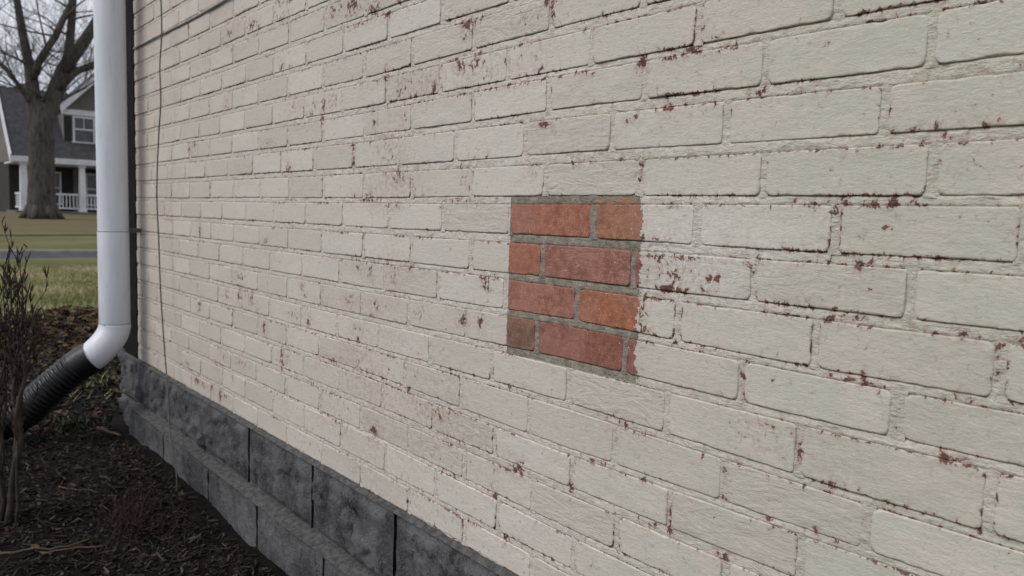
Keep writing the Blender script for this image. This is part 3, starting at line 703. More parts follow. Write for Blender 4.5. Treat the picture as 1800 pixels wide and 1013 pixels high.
# sloped mortar fillets: between brick and stone, and on the ledge of the plinth
def fillet(name, x0, x1, ya, za, yb, zb, seed):
    xs = np.arange(x0, x1, .01); k = np.linspace(0, 1, 6)
    X = np.repeat(xs[:, None], 6, 1)
    Y = ya + (yb - ya) * k[None, :] + (fbm(X * 14, k[None, :] * 1.5, seed, 95, 3) - .5) * .004
    Z = za + (zb - za) * k[None, :] + (fbm(X * 14, k[None, :] * 1.5, seed, 97, 3) - .5) * .002
    V = np.stack([X, Y, Z], -1).reshape(-1, 3) - np.array(HL)
    o = link(name, mesh_np(name, V, grid_faces(len(xs), 6)[:, ::-1], True), M['ledge'], found)
    return o
fillet("mortar_fillet", CORNER - .18, 2.70, .006, .3045, -.0135, .2945, 1)
fillet("ledge_fillet", -2.60, 2.70, -.004, .121, -.050, .110, 2)
bk = MB().box(-2.80, 2.70, .006, .3, -.12, .300).build("foundation_core", M['stone'], found); bk.location = -HL

# ================================================================== downspout and drain pipe
n = NT("downspout_enamel"); p = n.pos()
c = n.mix(n.rng(n.noise(n.pos((6, 6, .7)), 4, 5, .6), .35, .7), (.64, .675, .74), (.72, .745, .80))
c = n.mix(n.math('MULTIPLY', n.rng(n.noise(n.pos((3, 3, .35)), 22, 5, .7), .54, .74), .4), c, (.36, .34, .31))
M['enamel'] = n.done(c, n.rng(n.noise(p, 12, 3, .5), .3, .7, .32, .5), n.bump(n.noise(n.pos((3, 3, .6)), 10, 3, .5), .0012), .45)
M['seam'] = simple("seam_grey", (.12, .12, .125), .7, .3, 60)  # dark grey for the thin rings at the pipe joints
DX, DY, DR = -2.550, -.1045, .0578
dsp = empty("downspout", (DX, DY, 0))
tag(dsp, "round white metal downspout with a bent elbow at the house corner", "downspout")
def local(o, root): o.location = -root.location; return o
# pipe: two lengths, the upper slipped into the lower
def ringtube(trace, radii, n=40):
    mb = MB(); mb.tube(trace, radii, n, cap=False); return mb
zs = [.475, .476, .60, .843, .8445, .846]
up_ = ringtube([(DX, DY, z) for z in (.8455, .85, 1.2, 1.6, 3.27)], [DR - .0012] * 5)
lo_ = ringtube([(DX, DY, z) for z in (.462, .466, .6, .75, .843, .848)], [DR - .0012, DR, DR, DR, DR, DR - .0009])
local(up_.build("pipe", M['enamel'], dsp, True), dsp)
local(lo_.build("pipe", M['enamel'], dsp, True), dsp)
# elbow: crimped bend towards the bed
E1 = Vector((-2.540, -.196, .337))
dv = Vector((-.17, -.30, -.235)).normalized()
pts, rad = [], []
P0, P1, P2 = Vector((DX, DY, .468)), Vector((DX, DY, .405)), E1
for i in range(33):
    t = i / 32
    q = (1 - t) ** 2 * P0 + 2 * t * (1 - t) * P1 + t * t * P2
    pts.append(q); rad.append(DR + .0016 + (.0007 * math.sin(i * 2.6) if 2 < i < 26 else 0))
rad[0] = DR - .0005
pts.append(E1 + dv * .03); rad.append(DR)
local(ringtube(pts, rad).build("elbow", M['enamel'], dsp, True), dsp)
sm = MB().tube([(DX, DY, .4685), (DX, DY, .4705)], [DR + .0012, DR + .0002], 40, cap=False)
local(sm.build("seam", M['seam'], dsp, True), dsp)
st = MB().tube([(DX, DY, .8415), (DX, DY, .8440)], [DR + .0006, DR + .0006], 40, cap=False)
local(st.build("seam", M['seam'], dsp, True), dsp)
M['strap'] = simple("strap_metal", (.10, .10, .105), .45, .2, 30, spec=.5)
sb = MB().box(DX - .02, DX - .002, DY + .05, .0, .838, .856); local(sb.build("wall_strap", M['strap'], dsp, bevel=.001), dsp)
scr = MB().tube([(DX + .0478, DY - .0478, .4695), (DX + .050, DY - .050, .4695)], .0022, 10)
local(scr.build("rivet", M['strap'], dsp, True), dsp)

n = NT("black_drain_plastic"); p = n.pos()
dust = n.math('MULTIPLY', n.rng(n.noise(p, 30, 5, .7), .48, .75), .08)
M['hose'] = n.done(n.mix(dust, (.0060, .0062, .0085), (.045, .043, .043)), n.rng(n.noise(p, 18, 3), .3, .7, .28, .48), n.bump(n.noise(p, 90, 3), .0006), .5)
ctrl = [E1 - dv * .012, E1 + dv * .06, Vector((-2.60, -.325, .22)), Vector((-2.655, -.435, .105)), Vector((-2.70, -.56, .066)), Vector((-2.76, -.78, .063)), Vector((-2.80, -1.05, .062))]
def catmull(P, per=60):
    res = []
    Q = [P[0] * 2 - P[1]] + P + [P[-1] * 2 - P[-2]]
    for i in range(1, len(Q) - 2):
        for k in range(per):
            t = k / per
            a, b, c, d = Q[i - 1], Q[i], Q[i + 1], Q[i + 2]
            res.append(.5 * ((2 * b) + (c - a) * t + (2 * a - 5 * b + 4 * c - d) * t * t + (3 * b - a - 3 * c + d) * t ** 3))
    res.append(P[-1]); return res
trace = catmull(ctrl, 80)
# even steps along the path, then the ribs
acc = [0.0]
for i in range(1, len(trace)): acc.append(acc[-1] + (trace[i] - trace[i - 1]).length)
STEP = .0022; pts, rad = [], []
j = 0; s = 0.0
while s < acc[-1]:
    while acc[j + 1] < s: j += 1
    t = (s - acc[j]) / (acc[j + 1] - acc[j] + 1e-9)
    pts.append(trace[j].lerp(trace[j + 1], t))
    ph = (s / .0190) % 1
    rb = sstep(.0, .22, np.float64(ph)) * sstep(.78, .56, np.float64(ph))
    rad.append((.0570 if s > .075 else .0640) + (.0085 * float(rb) if s > .075 else 0))
    s += STEP
hs = MB().tube(pts, rad, 28, cap=False)
hose = hs.build("drain_pipe", M['hose'], None, True)
tag(hose, "black corrugated drain pipe sloping from the downspout elbow to the ground", "pipe")

# ------------------------------------------------------------------ wires on the wall
M['cable'] = simple("cable_sheath", (.085, .085, .072), .6, .25, 30, spec=.35)
cp = [(-2.07, -.04, 3.2), (-2.075, -.045, 2.5), (-2.08, -.045, 1.95), (-2.083, -.045, 1.80), (-2.082, -.045, 1.68), (-2.080, -.044, 1.56), (-2.104, -.045, 1.445), (-2.094, -.046, 1.32), (-2.128, -.045, 1.20), (-2.155, -.046, 1.0),
      (-2.142, -.045, .827), (-2.120, -.046, .62), (-2.075, -.047, .415), (-2.0, -.060, .29), (-1.90, -.082, .155), (-1.80, -.092, .05), (-1.775, -.10, -.03)]
cb_ = MB().tube(catmull([Vector(q) for q in cp], 8), .0025, 8)
tag(cb_.build("cable", M['cable'], None, True), "thin grey-green cable hanging down the painted wall into the soil", "cable")
M['wire'] = simple("painted_wire", (.42, .40, .36), .6, .2, 40, .0006, 200)
wp = [Vector((x, -.004 + .0012 * math.sin(x * 9), 1.5835 + .003 * math.sin(x * 4.3) - .004 * max(0, x + 1.6))) for x in np.linspace(CORNER + .01, XEND, 60)]
tag(MB().tube(wp, .0042, 8).build("wire", M['wire'], None, True), "thin painted-over wire running along a mortar joint near the top", "wire")

# ================================================================== ground
def hz(x):
    """height of the land towards the street and the house opposite"""
    x = np.asarray(x, float)
    return .30 * sstep(-17.5, -36, x) + .16 * sstep(-36, -46, x)

def sheet(name, xs, ys, zf, mat, kind="structure", attrs=None):
    X, Y = np.meshgrid(xs, ys, indexing='ij')
    Z = zf(X, Y)
    me = mesh_np(name, np.stack([X, Y, Z], -1).reshape(-1, 3), grid_faces(len(xs), len(ys)), True)
    o = link(name, me, mat)
    return tag(o, kind=kind)

n = NT("lawn_grass"); p = n.pos()
sx, sy, sz = n.sep(p)
g1, g2, g3 = n.noise(n.pos((1, .45, 1)), .9, 5, .6), n.noise(p, 5, 5, .65), n.noise(p, 60, 4, .7)
c = n.mix(n.rng(g1, .36, .62), (.135, .140, .056), (.20, .186, .088))
c = n.mix(n.math('MULTIPLY', n.rng(g2, .48, .7), .6), c, (.20, .172, .092))
c = n.mix(n.math('MULTIPLY', n.rng(g3, .5, .7), .5), c, (.030, .040, .012))
dry = n.rng(n.math('MULTIPLY_ADD', g1, 8.0, sx), -27, -19, 1, 0)
c = n.mix(n.math('MULTIPLY', dry, .8), c, (.165, .130, .078))
M['lawn'] = n.done(c, .95, n.bump(n.noise(p, 45, 5, .75), .05, .8), .1)

n = NT("bed_soil"); p = n.pos()
s1, s2 = n.noise(p, 14, 5, .65), n.noise(p, 90, 5, .7)
c = n.mix(n.rng(s1, .35, .65), (.0048, .004, .0036), (.014, .0108, .0085))
c = n.mix(n.math('MULTIPLY', n.rng(s2, .55, .72), .6), c, (.045, .033, .024))
M['soil'] = n.done(c, .95, n.bump(n.math('ADD', s1, s2), .02, .9), .15)
n = NT("asphalt"); p = n.pos()
c = n.mix(n.rng(n.noise(p, 3, 4), .35, .65), (.048, .048, .053), (.066, .066, .072))
M['asphalt'] = n.done(c, .85, n.bump(n.noise(p, 120, 3), .004), .3)
M['concrete'] = simple("concrete", (.24, .235, .225), .85, .2, 3, .003, 90)

xs = np.concatenate([np.linspace(-7.6, -3.2, 60), np.linspace(-3.15, 3.5, 140)])
ys = np.concatenate([np.linspace(-6, -1.7, 30), np.linspace(-1.65, .5, 70), np.linspace(.6, 3.0, 24)])
def soil(X, Y):
    return (fbm(X * 2.2, Y * 2.2, 0, 101, 4) - .5) * .07 + (fbm(X * 11, Y * 11, 0, 103, 3) - .5) * .03 - .004 - .03 * sstep(-6.3, -7.6, X)
sheet("garden_bed", xs, ys, soil, M['soil'])
def zl(X, Y): return hz(X) + (fbm(X * .5, Y * .5, 0, 107, 3) - .5) * .08
def edge_bed(X, Y):
    e = -6.55 + .5 * (fbm(Y * 1.3, Y * 0 + 3, 0, 109, 3) - .5)
    return zl(X, Y) * sstep(-6.5, -9, X) - .10 * sstep(e - .12, e + .25, X)
sheet("lawn", np.concatenate([np.linspace(-14.6, -8.0, 30), np.linspace(-7.9, -5.6, 40)]), np.linspace(-60, 60, 400), edge_bed, M['lawn'])
sheet("lawn_south", np.linspace(-5.6, 60, 30), np.linspace(-60, -5.9, 30), lambda X, Y: -.02 + 0 * X, M['lawn']).name = "lawn"
sheet("lawn_north", np.linspace(-5.6, -2.9, 8), np.linspace(2.9, 60, 30), lambda X, Y: -.02 + 0 * X, M['lawn']).name = "lawn"
sheet("road", np.linspace(-16.85, -14.6, 6), np.linspace(-300, 300, 60), lambda X, Y: -.055 + 0 * X, M['asphalt'])
kb = MB().box(-16.95, -16.83, -300, 300, -.2, .035).build("kerb", M['concrete'], None, bevel=.02); tag(kb, kind="structure")
kb = MB().box(-14.68, -14.58, -300, 300, -.2, -.005).build("kerb", M['concrete'], None, bevel=.02); tag(kb, kind="structure")
xs2 = np.concatenate([-np.linspace(90, 60, 8), -np.linspace(58, 16.95, 60)])
sheet("lawn_far", xs2, np.concatenate([np.linspace(-300, -20, 20), np.linspace(-18, 30, 60), np.linspace(34, 300, 20)]), lambda X, Y: zl(X, Y) * sstep(-16.9, -19, X) + .0, M['lawn']).name = "lawn"
gx = sheet("ground", np.linspace(-1500, 1500, 4), np.linspace(-1500, 1500, 4), lambda X, Y: -.25 + 0 * X, M['lawn'])
M['trace'] = simple("dark_lawn_strip", (.05, .047, .036), .95, .3, 2, spec=.05)  # dark brown strip lying across the far lawn
sheet("trace", np.linspace(-24.1, -23.5, 4), np.linspace(-60, 60, 80), lambda X, Y: zl(X, Y) + .012, M['trace'])

# ------------------------------------------------------------------ bark chips, leaves and twigs in the bed
n = NT("litter"); ac = n.attr("tint", "Color"); p = n.pos()
c = n.mix(n.math('MULTIPLY', n.rng(n.noise(p, 160, 3, .6), .4, .7), .5), ac, n.mix(1.0, ac, (.45, .42, .4), 'MULTIPLY'))
M['litter'] = n.done(c, .85, None, .25)
BOXF = np.array([(0, 3, 2, 1), (4, 5, 6, 7), (0, 1, 5, 4), (1, 2, 6, 5), (2, 3, 7, 6), (3, 0, 4, 7)])
UNIT = np.array([(-1, -1, -1), (1, -1, -1), (1, 1, -1), (-1, 1, -1), (-1, -1, 1), (1, -1, 1), (1, 1, 1), (-1, 1, 1)], float)
def in_wall(x, y): return (y > -.085) & (x > -2.95)
def scatter(npts, x0, x1, y0, y1, lo, hi, wlo, whi, tints, tprob, seed, tilt=.35, zoff=.004, thin=.35):
    g = np.random.default_rng(seed)
    x = g.uniform(x0, x1, npts); y = g.uniform(y0, y1, npts)
    k = ~in_wall(x, y); x, y = x[k], y[k]; m = len(x)
    L = g.uniform(lo, hi, m) * g.uniform(.5, 1, m); Wd = np.minimum(g.uniform(wlo, whi, m), L); T = Wd * thin * g.uniform(.6, 1.3, m)
    S = np.stack([L, Wd, T], -1)[:, None, :] * .5
    V = UNIT[None] * S
    V[:, 1:3, 1] *= g.uniform(.3, 1, m)[:, None]; V[:, 5:7, 1] *= g.uniform(.3, 1, m)[:, None]
    a, b, c_ = g.uniform(0, 6.283, m), g.normal(0, tilt, m), g.normal(0, tilt, m)
    ca, sa, cb, sb, cc, sc = np.cos(a), np.sin(a), np.cos(b), np.sin(b), np.cos(c_), np.sin(c_)
    X, Y, Z = V[..., 0], V[..., 1], V[..., 2]
    Y, Z = Y * cc[:, None] - Z * sc[:, None], Y * sc[:, None] + Z * cc[:, None]
    X, Z = X * cb[:, None] + Z * sb[:, None], -X * sb[:, None] + Z * cb[:, None]
    X, Y = X * ca[:, None] - Y * sa[:, None], X * sa[:, None] + Y * ca[:, None]
    z0 = soil(x, y) + zoff * g.uniform(0, 2.2, m)
    P = np.stack([X + x[:, None], Y + y[:, None], Z + z0[:, None]], -1).reshape(-1, 3)
    F = (BOXF[None] + (np.arange(m) * 8)[:, None, None]).reshape(-1, 4)
    ti = np.array(tints)[g.choice(len(tints), m, p=tprob)] * g.uniform(.6, 1.4, m)[:, None]
    Cc = np.repeat(np.concatenate([ti, np.ones((m, 1))], 1), 8, 0)
    return P, F, Cc
def merge(name, parts, mat, label, cat):
    vs_, fs_, cs_ = [], [], []; b = 0
    for P, F, Cc in parts:
        vs_.append(P); fs_.append(F + b); cs_.append(Cc); b += len(P)
    o = link(name, mesh_np(name, np.concatenate(vs_), np.concatenate(fs_), False, None, {"tint": np.concatenate(cs_)}), mat)
    return tag(o, label, cat, kind="stuff")
DK, MD, GY, TN, RD = (.007, .0057, .0048), (.019, .013, .0092), (.060, .054, .048), (.095, .070, .047), (.034, .017, .012)
parts = [scatter(6000, -2.9, .8, -1.55, -.06, .015, .050, .004, .011, [DK, MD, DK, GY, RD], [.45, .25, .2, .03, .07], 7, .25, .003),
         scatter(20000, -2.9, .8, -1.55, -.06, .008, .045, .002, .008, [DK, MD, GY, TN, RD], [.42, .32, .13, .05, .08], 1),
         scatter(11000, -2.9, .8, -1.55, -.06, .015, .055, .0010, .0026, [MD, GY, TN, RD], [.38, .36, .14, .12], 2),
         scatter(9000, -5.0, -2.7, -2.2, 1.6, .015, .06, .006, .02, [DK, MD, GY, TN, RD], [.30, .36, .10, .12, .12], 3),
         scatter(9000, -7.0, -4.2, -3.0, 2.8, .03, .10, .015, .04, [DK, MD, GY, TN, RD], [.22, .38, .08, .22, .10], 4),
         scatter(4000, .5, 3.2, -2.5, -.06, .02, .06, .006, .02, [DK, MD, GY], [.5, .4, .1], 5)]
merge("bark_mulch", parts, M['litter'], "dark bark mulch and wood chips covering the bed", "mulch")
# curled dead leaves: folded diamonds
def leaves(npts, x0, x1, y0, y1, lo, hi, tints, seed, lift=.012):
    g = np.random.default_rng(seed)
    x = g.uniform(x0, x1, npts); y = g.uniform(y0, y1, npts); k = ~in_wall(x, y); x, y = x[k], y[k]; m = len(x)
    L = g.uniform(lo, hi, m)
    base = np.array([(-.5, 0, 0), (-.15, .28, .16), (.5, 0, .1), (-.15, -.28, .2), (.1, 0, -.06)])
    V = base[None] * L[:, None, None]; V[..., 2] *= g.uniform(-.3, 1.6, m)[:, None]
    a, b = g.uniform(0, 6.283, m), g.normal(0, .6, m)
    X, Y, Z = V[..., 0], V[..., 1], V[..., 2]
    Y, Z = Y * np.cos(b)[:, None] - Z * np.sin(b)[:, None], Y * np.sin(b)[:, None] + Z * np.cos(b)[:, None]
    X, Y = X * np.cos(a)[:, None] - Y * np.sin(a)[:, None], X * np.sin(a)[:, None] + Y * np.cos(a)[:, None]
    z0 = soil(x, y) + g.uniform(.003, lift, m)
    P = np.stack([X + x[:, None], Y + y[:, None], Z + z0[:, None]], -1).reshape(-1, 3)
    f = np.array([(0, 1, 4, 4), (1, 2, 4, 4), (2, 3, 4, 4), (3, 0, 4, 4)])
    F = (np.array([(0, 1, 4), (1, 2, 4), (2, 3, 4), (3, 0, 4)])[None] + (np.arange(m) * 5)[:, None, None]).reshape(-1, 3)
    ti = np.array(tints)[g.integers(0, len(tints), m)] * g.uniform(.6, 1.3, m)[:, None]
    return P, F, np.repeat(np.concatenate([ti, np.ones((m, 1))], 1), 5, 0)
LB, LT, LR, LY = (.07, .042, .025), (.16, .115, .07), (.05, .020, .015), (.11, .075, .03)
merge("leaf_litter", [leaves(1100, -2.9, .6, -1.5, -.05, .010, .030, [LB, LR, LR, GY, MD, MD], 21),
                      leaves(3000, -5.2, -2.7, -2.2, 1.6, .02, .055, [LB, LT, LR, LY, MD], 22),
                      leaves(6500, -7.1, -4.6, -3.0, 2.8, .03, .085, [LB, LT, LR, LY, LY], 23, .03)],
      M['litter'], "curled brown dead leaves strewn over the far part of the bed", "leaves")
# short grass: blades on the near lawn and on the ragged edge of the bed
def blades(npts, x0, x1, y0, y1, h0, h1, w, tints, seed, zf, mask=None):
    g = np.random.default_rng(seed)
    x = g.uniform(x0, x1, npts); y = g.uniform(y0, y1, npts)
    if mask is not None:
        k = mask(x, y, g); x, y = x[k], y[k]
    m = len(x); h = g.uniform(h0, h1, m); a = g.uniform(0, 6.283, m); ln = g.normal(0, .5, (m, 2)) * h[:, None]
    z = zf(x, y); dx, dy = np.cos(a) * w, np.sin(a) * w
    P = np.empty((m, 3, 3)); P[:, 0] = np.stack([x - dx, y - dy, z], -1); P[:, 1] = np.stack([x + dx, y + dy, z], -1)
    P[:, 2] = np.stack([x + ln[:, 0], y + ln[:, 1], z + h], -1)
    F = (np.arange(3)[None] + (np.arange(m) * 3)[:, None])
    pt = np.clip((fbm(x * .9, y * 1.6, 0, 151, 3) - .32) / .36 + g.normal(0, .16, m), 0, .999)      # greener and drier patches
    ti = np.array(tints)[(pt * len(tints)).astype(int)] * g.uniform(.75, 1.25, m)[:, None]
    return P.reshape(-1, 3), F, np.repeat(np.concatenate([ti, np.ones((m, 1))], 1), 3, 0)
G1, G2, G3, G4 = (.30, .31, .13), (.37, .36, .165), (.47, .41, .24), (.23, .255, .10)
zgrass = lambda x, y: edge_bed(x, y) - .005
merge("grass", [blades(60000, -12.5, -5.9, -3.0, 4.5, .025, .055, .006, [G4, G1, G2, G3, G3], 31, zgrass,
                       lambda x, y, g: x < -6.55 + .5 * (fbm(y * 1.3, y * 0 + 3, 0, 109, 3) - .5) + g.normal(.05, .12, len(x))),
                blades(2500, -6.6, -3.3, -1.5, 2.0, .02, .06, .004, [G1, G2, G3], 32, soil, lambda x, y, g: (fbm(x * 2, y * 2, 0, 113, 2) > .62))],
      M['litter'], "short patchy lawn grass between the bed and the road", "grass")

# ------------------------------------------------------------------ plants in the bed
M['stem'] = simple("shrub_bark", (.052, .040, .031), .85, .4, 40, .001, 150, objc=True)
M['twig'] = simple("twig_bark", (.040, .026, .021), .85, .4, 60)
M['redtwig'] = simple("dead_stem", (.050, .027, .022), .85, .5, 80)
def wig(p0, p1, n, amp, g):
    p0, p1 = Vector(p0), Vector(p1); L = (p1 - p0).length; res = []
    off = Vector((0, 0, 0))
    for i in range(n + 1):
        t = i / n
        if 0 < i < n: off = off * .6 + Vector((g.gauss(0, 1), g.gauss(0, 1), g.gauss(0, .5))) * amp * L
        res.append(p0.lerp(p1, t) + off * math.sin(math.pi * t))
    return res
g = random.Random(3)
shrub = empty("bare_shrub", (-1.80, -.585, 0.0))
tag(shrub, "bare upright shrub with many dark twigs in front of the black drain pipe", "shrub")
def up_shrub(base, top, r0, g, sub=6, name="stem", budmat='twig'):
    """one stem carrying upright side twigs with buds"""
    pts = wig(base, top, 9, .018, g); rr = [r0 * (1 - .8 * i / 9) for i in range(10)]
    mb = MB().tube(pts, rr, 7)
    st = mb.build(name, M['stem'], shrub, True); st.location = -shrub.location
    tw = MB()
    for k in range(sub):
        i = g.randint(4, 8); b = pts[i]; az = g.uniform(0, 6.283); sp = g.uniform(.02, .06)
        h = g.uniform(.08, .22)
        e = b + Vector((math.cos(az) * sp, math.sin(az) * sp, h))
        q = wig(b, e, 6, .05, g); tw.tube(q, [rr[i] * .5 * (1 - .8 * j / 6) + .0005 for j in range(7)], 5)
        for _ in range(7):
            j = g.randint(2, 6); a2 = g.uniform(0, 6.283); l = g.uniform(.012, .04)
            f = q[j] + Vector((math.cos(a2) * .012, math.sin(a2) * .012, l))
            tw.tube([q[j], q[j].lerp(f, .6), f], [.0013, .0019, .0004], 4)
    for _ in range(10):
        j = g.randint(4, 9); a2 = g.uniform(0, 6.283); l = g.uniform(.012, .035)
        f = pts[j] + Vector((math.cos(a2) * .01, math.sin(a2) * .01, l))
        tw.tube([pts[j], pts[j].lerp(f, .6), f], [.0014, .002, .0004], 4)
    t = tw.build("twigs", M['twig'], st, True); t.location = (0, 0, 0)
    return pts
up_shrub((-1.775, -.582, -.02), (-1.80, -.525, .60), .011, g, 6)
# main forked trunk in the foreground
fk = Vector((-1.762, -.555, .17))
for top in [(-1.795, -.512, .775), (-1.84, -.545, .70), (-1.80, -.500, .62)]:
    up_shrub(fk + Vector((0, 0, -.01)), top, .0080, g, 6)
for b, t, r in [((-1.80, -.60, -.02), (-1.86, -.585, .76), .008), ((-1.82, -.61, -.02), (-1.87, -.60, .70), .008), ((-1.79, -.60, -.02), (-1.84, -.56, .74), .0075),
                ((-1.745, -.565, -.02), (-1.772, -.497, .58), .0055), ((-1.83, -.62, -.02), (-1.885, -.62, .72), .008), ((-1.81, -.57, -.02), (-1.83, -.53, .68), .006),
                ((-1.83, -.58, -.02), (-1.85, -.55, .60), .006), ((-1.85, -.63, -.02), (-1.90, -.66, .66), .008), ((-1.88, -.60, -.02), (-1.93, -.61, .74), .007), ((-1.87, -.58, -.02), (-1.90, -.56, .71), .006)]:
    up_shrub(b, t, r * .85, g, 5)

dead = empty("dead_perennial", (-1.56, -.30, 0.0))
tag(dead, "small clump of reddish dead stems in the mulch near the foundation", "plant")
g = random.Random(9)
for k in range(80):
    a = g.uniform(0, 6.283); r = abs(g.gauss(0, .08)); x, y = -1.56 + r * math.cos(a) * 1.7, -.30 + r * math.sin(a)
    z = float(soil(np.array(x), np.array(y)))
    h = g.uniform(.03, .11) if k > 9 else g.uniform(.12, .22)
    e = (x + g.gauss(0, .03), y + g.gauss(0, .03), z + h)
    q = wig((x, y, z - .01), e, 5, .10, g)
    mb = MB().tube(q, [.0016, .0015, .0013, .0011, .0009, .0005], 5)
    for _ in range(3):
        j = g.randint(2, 5); f = q[j] + Vector((g.gauss(0, .012), g.gauss(0, .012), g.uniform(0, .025)))
        mb.tube([q[j], f], [.0009, .0004], 4)
    o = mb.build("stem", M['redtwig'], dead, True); o.location = -dead.location
# weeds by the corner of the plinth
M['weed'] = simple("weed_leaf", (.030, .036, .017), .8, .5, 30)
weed = empty("weed_clump", (-2.86, -.22, 0))
tag(weed, "low dark green weeds at the corner of the stone foundation", "weeds")
g = random.Random(12); tw = MB()
for k in range(150):
    a = g.uniform(0, 6.283); r = abs(g.gauss(0, .10)); x, y = -2.80 + r * math.cos(a), -.24 + r * math.sin(a) * .8
    z = float(soil(np.array(x), np.array(y)))
    p = Vector((x, y, z)); a2 = g.uniform(0, 6.283); h = g.uniform(.015, .06); sp = g.uniform(.01, .04)
    tip = p + Vector((math.cos(a2) * sp, math.sin(a2) * sp, h)); mid = p.lerp(tip, .55) + Vector((0, 0, .01))
    s_ = Vector((-math.sin(a2), math.cos(a2), 0)) * g.uniform(.003, .009)
    b = len(tw.v); tw.v += [tuple(p), tuple(mid + s_), tuple(tip), tuple(mid - s_)]; tw.f += [(b, b + 1, b + 2, b + 3)]
o = tw.build("leaves", M['weed'], weed); o.location = -weed.location
# sticks lying on the mulch
M['stick'] = simple("pale_stick", (.085, .060, .038), .8, .3, 60, .0008, 200)
g = random.Random(4)
def stick(p0, p1, r, label, amp=.03):
    q = wig(p0, p1, 10, amp, g)
    q = [Vector((v.x, v.y, max(v.z, float(soil(np.array(v.x), np.array(v.y))) + r))) for v in q]
    o = MB().tube(q, [r * (1 - .5 * i / 10) for i in range(11)], 7).build("stick", M['stick'], None, True)
    tag(o, label, "stick", "sticks on the mulch")
stick((-1.47, -.68, .03), (-1.415, -.435, .035), .0042, "long pale stick lying on the mulch in front of the shrub")
stick((-1.40, -.55, .03), (-1.36, -.40, .03), .003, "short brown stick lying nearest to the lower frame edge")
stick((-1.93, -.42, .03), (-1.80, -.33, .03), .0026, "thin grey stick lying in the middle of the mulch")
stick((-2.62, -.16, .025), (-2.46, -.11, .025), .008, "pale wood piece lying at the corner of the plinth")

# ================================================================== across the street
M['white'] = simple("white_trim", (.66, .66, .68), .6, .12, 2, spec=.3)
M['siding'] = simple("grey_siding", (.155, .145, .132), .8, .15, 1.2)
M['shade'] = simple("shaded_porch_wall", (.030, .028, .026), .8, .2, 1.5)  # siding behind the porch, its shade darkened into the colour
n = NT("roof_shingle"); p = n.pos()
br = n.new("ShaderNodeTexBrick"); br.inputs["Scale"].default_value = 3.2
c = n.mix(n.rng(n.noise(p, 4, 5, .65), .3, .7), (.036, .035, .040), (.062, .061, .068))
M['shingle'] = n.done(c, .85, n.bump(n.noise(n.pos((1, .3, 1)), 9, 4), .02), .25)
n = NT("window_glass"); p = n.pos()
M['pane'] = n.done(n.mix(n.rng(n.noise(p, 1.5, 3), .35, .65), (.030, .034, .042), (.075, .08, .092)), .12, None, .5)
M['dark'] = simple("dark_opening", (.012, .012, .013), .4, .3, 2)
hse = empty("shingled_house", (-48, 8, .45))
tag(hse, "grey house with dark shingle roof, white trim and front porch across the street", "house")
HB = Vector((-48, 8, .45))
def hp(mb, name, mat, parent=None, bevel=0, root=HB):
    o = mb.build(name, mat, parent or hse, bevel=bevel); o.location = -root if parent is None else (0, 0, 0); return o
YL, YR = 5.05, 15.0
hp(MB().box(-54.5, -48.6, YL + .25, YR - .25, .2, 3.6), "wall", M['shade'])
# gable-end wall facing the neighbour
hp(MB().poly([(-54.4, YL + .2, 3.2), (-46.2, YL + .2, 3.2), (-50.0, YL + .2, 6.9)], (0, .2, 0)), "gable_wall", M['siding'])
# roof: one slope over the porch up to the ridge, one behind
def slab(x0, z0, x1, z1, y0, y1, th=.16):
    return MB().poly([(x0, y0, z0), (x1, y0, z1), (x1, y0, z1 - th), (x0, y0, z0 - th)], (0, y1 - y0, 0))
rf = hp(slab(-45.55, 3.36, -49.95, 7.25, YL, YR), "roof", M['shingle'])
hp(slab(-49.90, 7.25, -54.8, 3.2, YL + .002, YR), "roof", M['shingle'])
# white rake boards on the near end, fascia along the porch
hp(MB().poly([(-45.5, YL - .07, 3.42), (-49.95, YL - .07, 7.33), (-49.95, YL - .07, 6.85), (-45.5, YL - .07, 2.95)], (0, .068, 0)), "rake_board", M['white'])
hp(MB().box(-45.74, -45.50, YL + .003, YR, 3.05, 3.34), "fascia", M['white'], bevel=.01)
hp(MB().box(-48.6, -45.74, YL + .05, YR, 3.02, 3.10), "porch_ceiling", M['white'])
hp(MB().box(-48.6, -45.4, YL + .1, YR, .1, .58), "porch_floor", M['siding'])
hp(MB().box(-45.4, -44.9, 9.6, 11.4, .1, .36), "step", M['concrete'], bevel=.02)
for yc, w in ((5.58, .36), (8.24, .33), (11.0, .33), (13.8, .33)):
    cm = MB(); zz = [.58, .70, .701, .74, 2.90, 2.93, 2.931, 3.05]; ww = [.60, .60, .52, .50, .42, .44, .56, .56]
    for k in range(len(zz) - 1):
        a, b = w * ww[k] * .95, w * ww[k + 1] * .95
        q = len(cm.v); xc = -45.80
        cm.v += [(xc - a, yc - a, zz[k]), (xc + a, yc - a, zz[k]), (xc + a, yc + a, zz[k]), (xc - a, yc + a, zz[k]),
                 (xc - b, yc - b, zz[k + 1]), (xc + b, yc - b, zz[k + 1]), (xc + b, yc + b, zz[k + 1]), (xc - b, yc + b, zz[k + 1])]
        cm.f += [tuple(q + i for i in f) for f in ((0, 3, 2, 1), (4, 5, 6, 7), (0, 1, 5, 4), (1, 2, 6, 5), (2, 3, 7, 6), (3, 0, 4, 7))]
    hp(cm, "porch_column", M['white'])
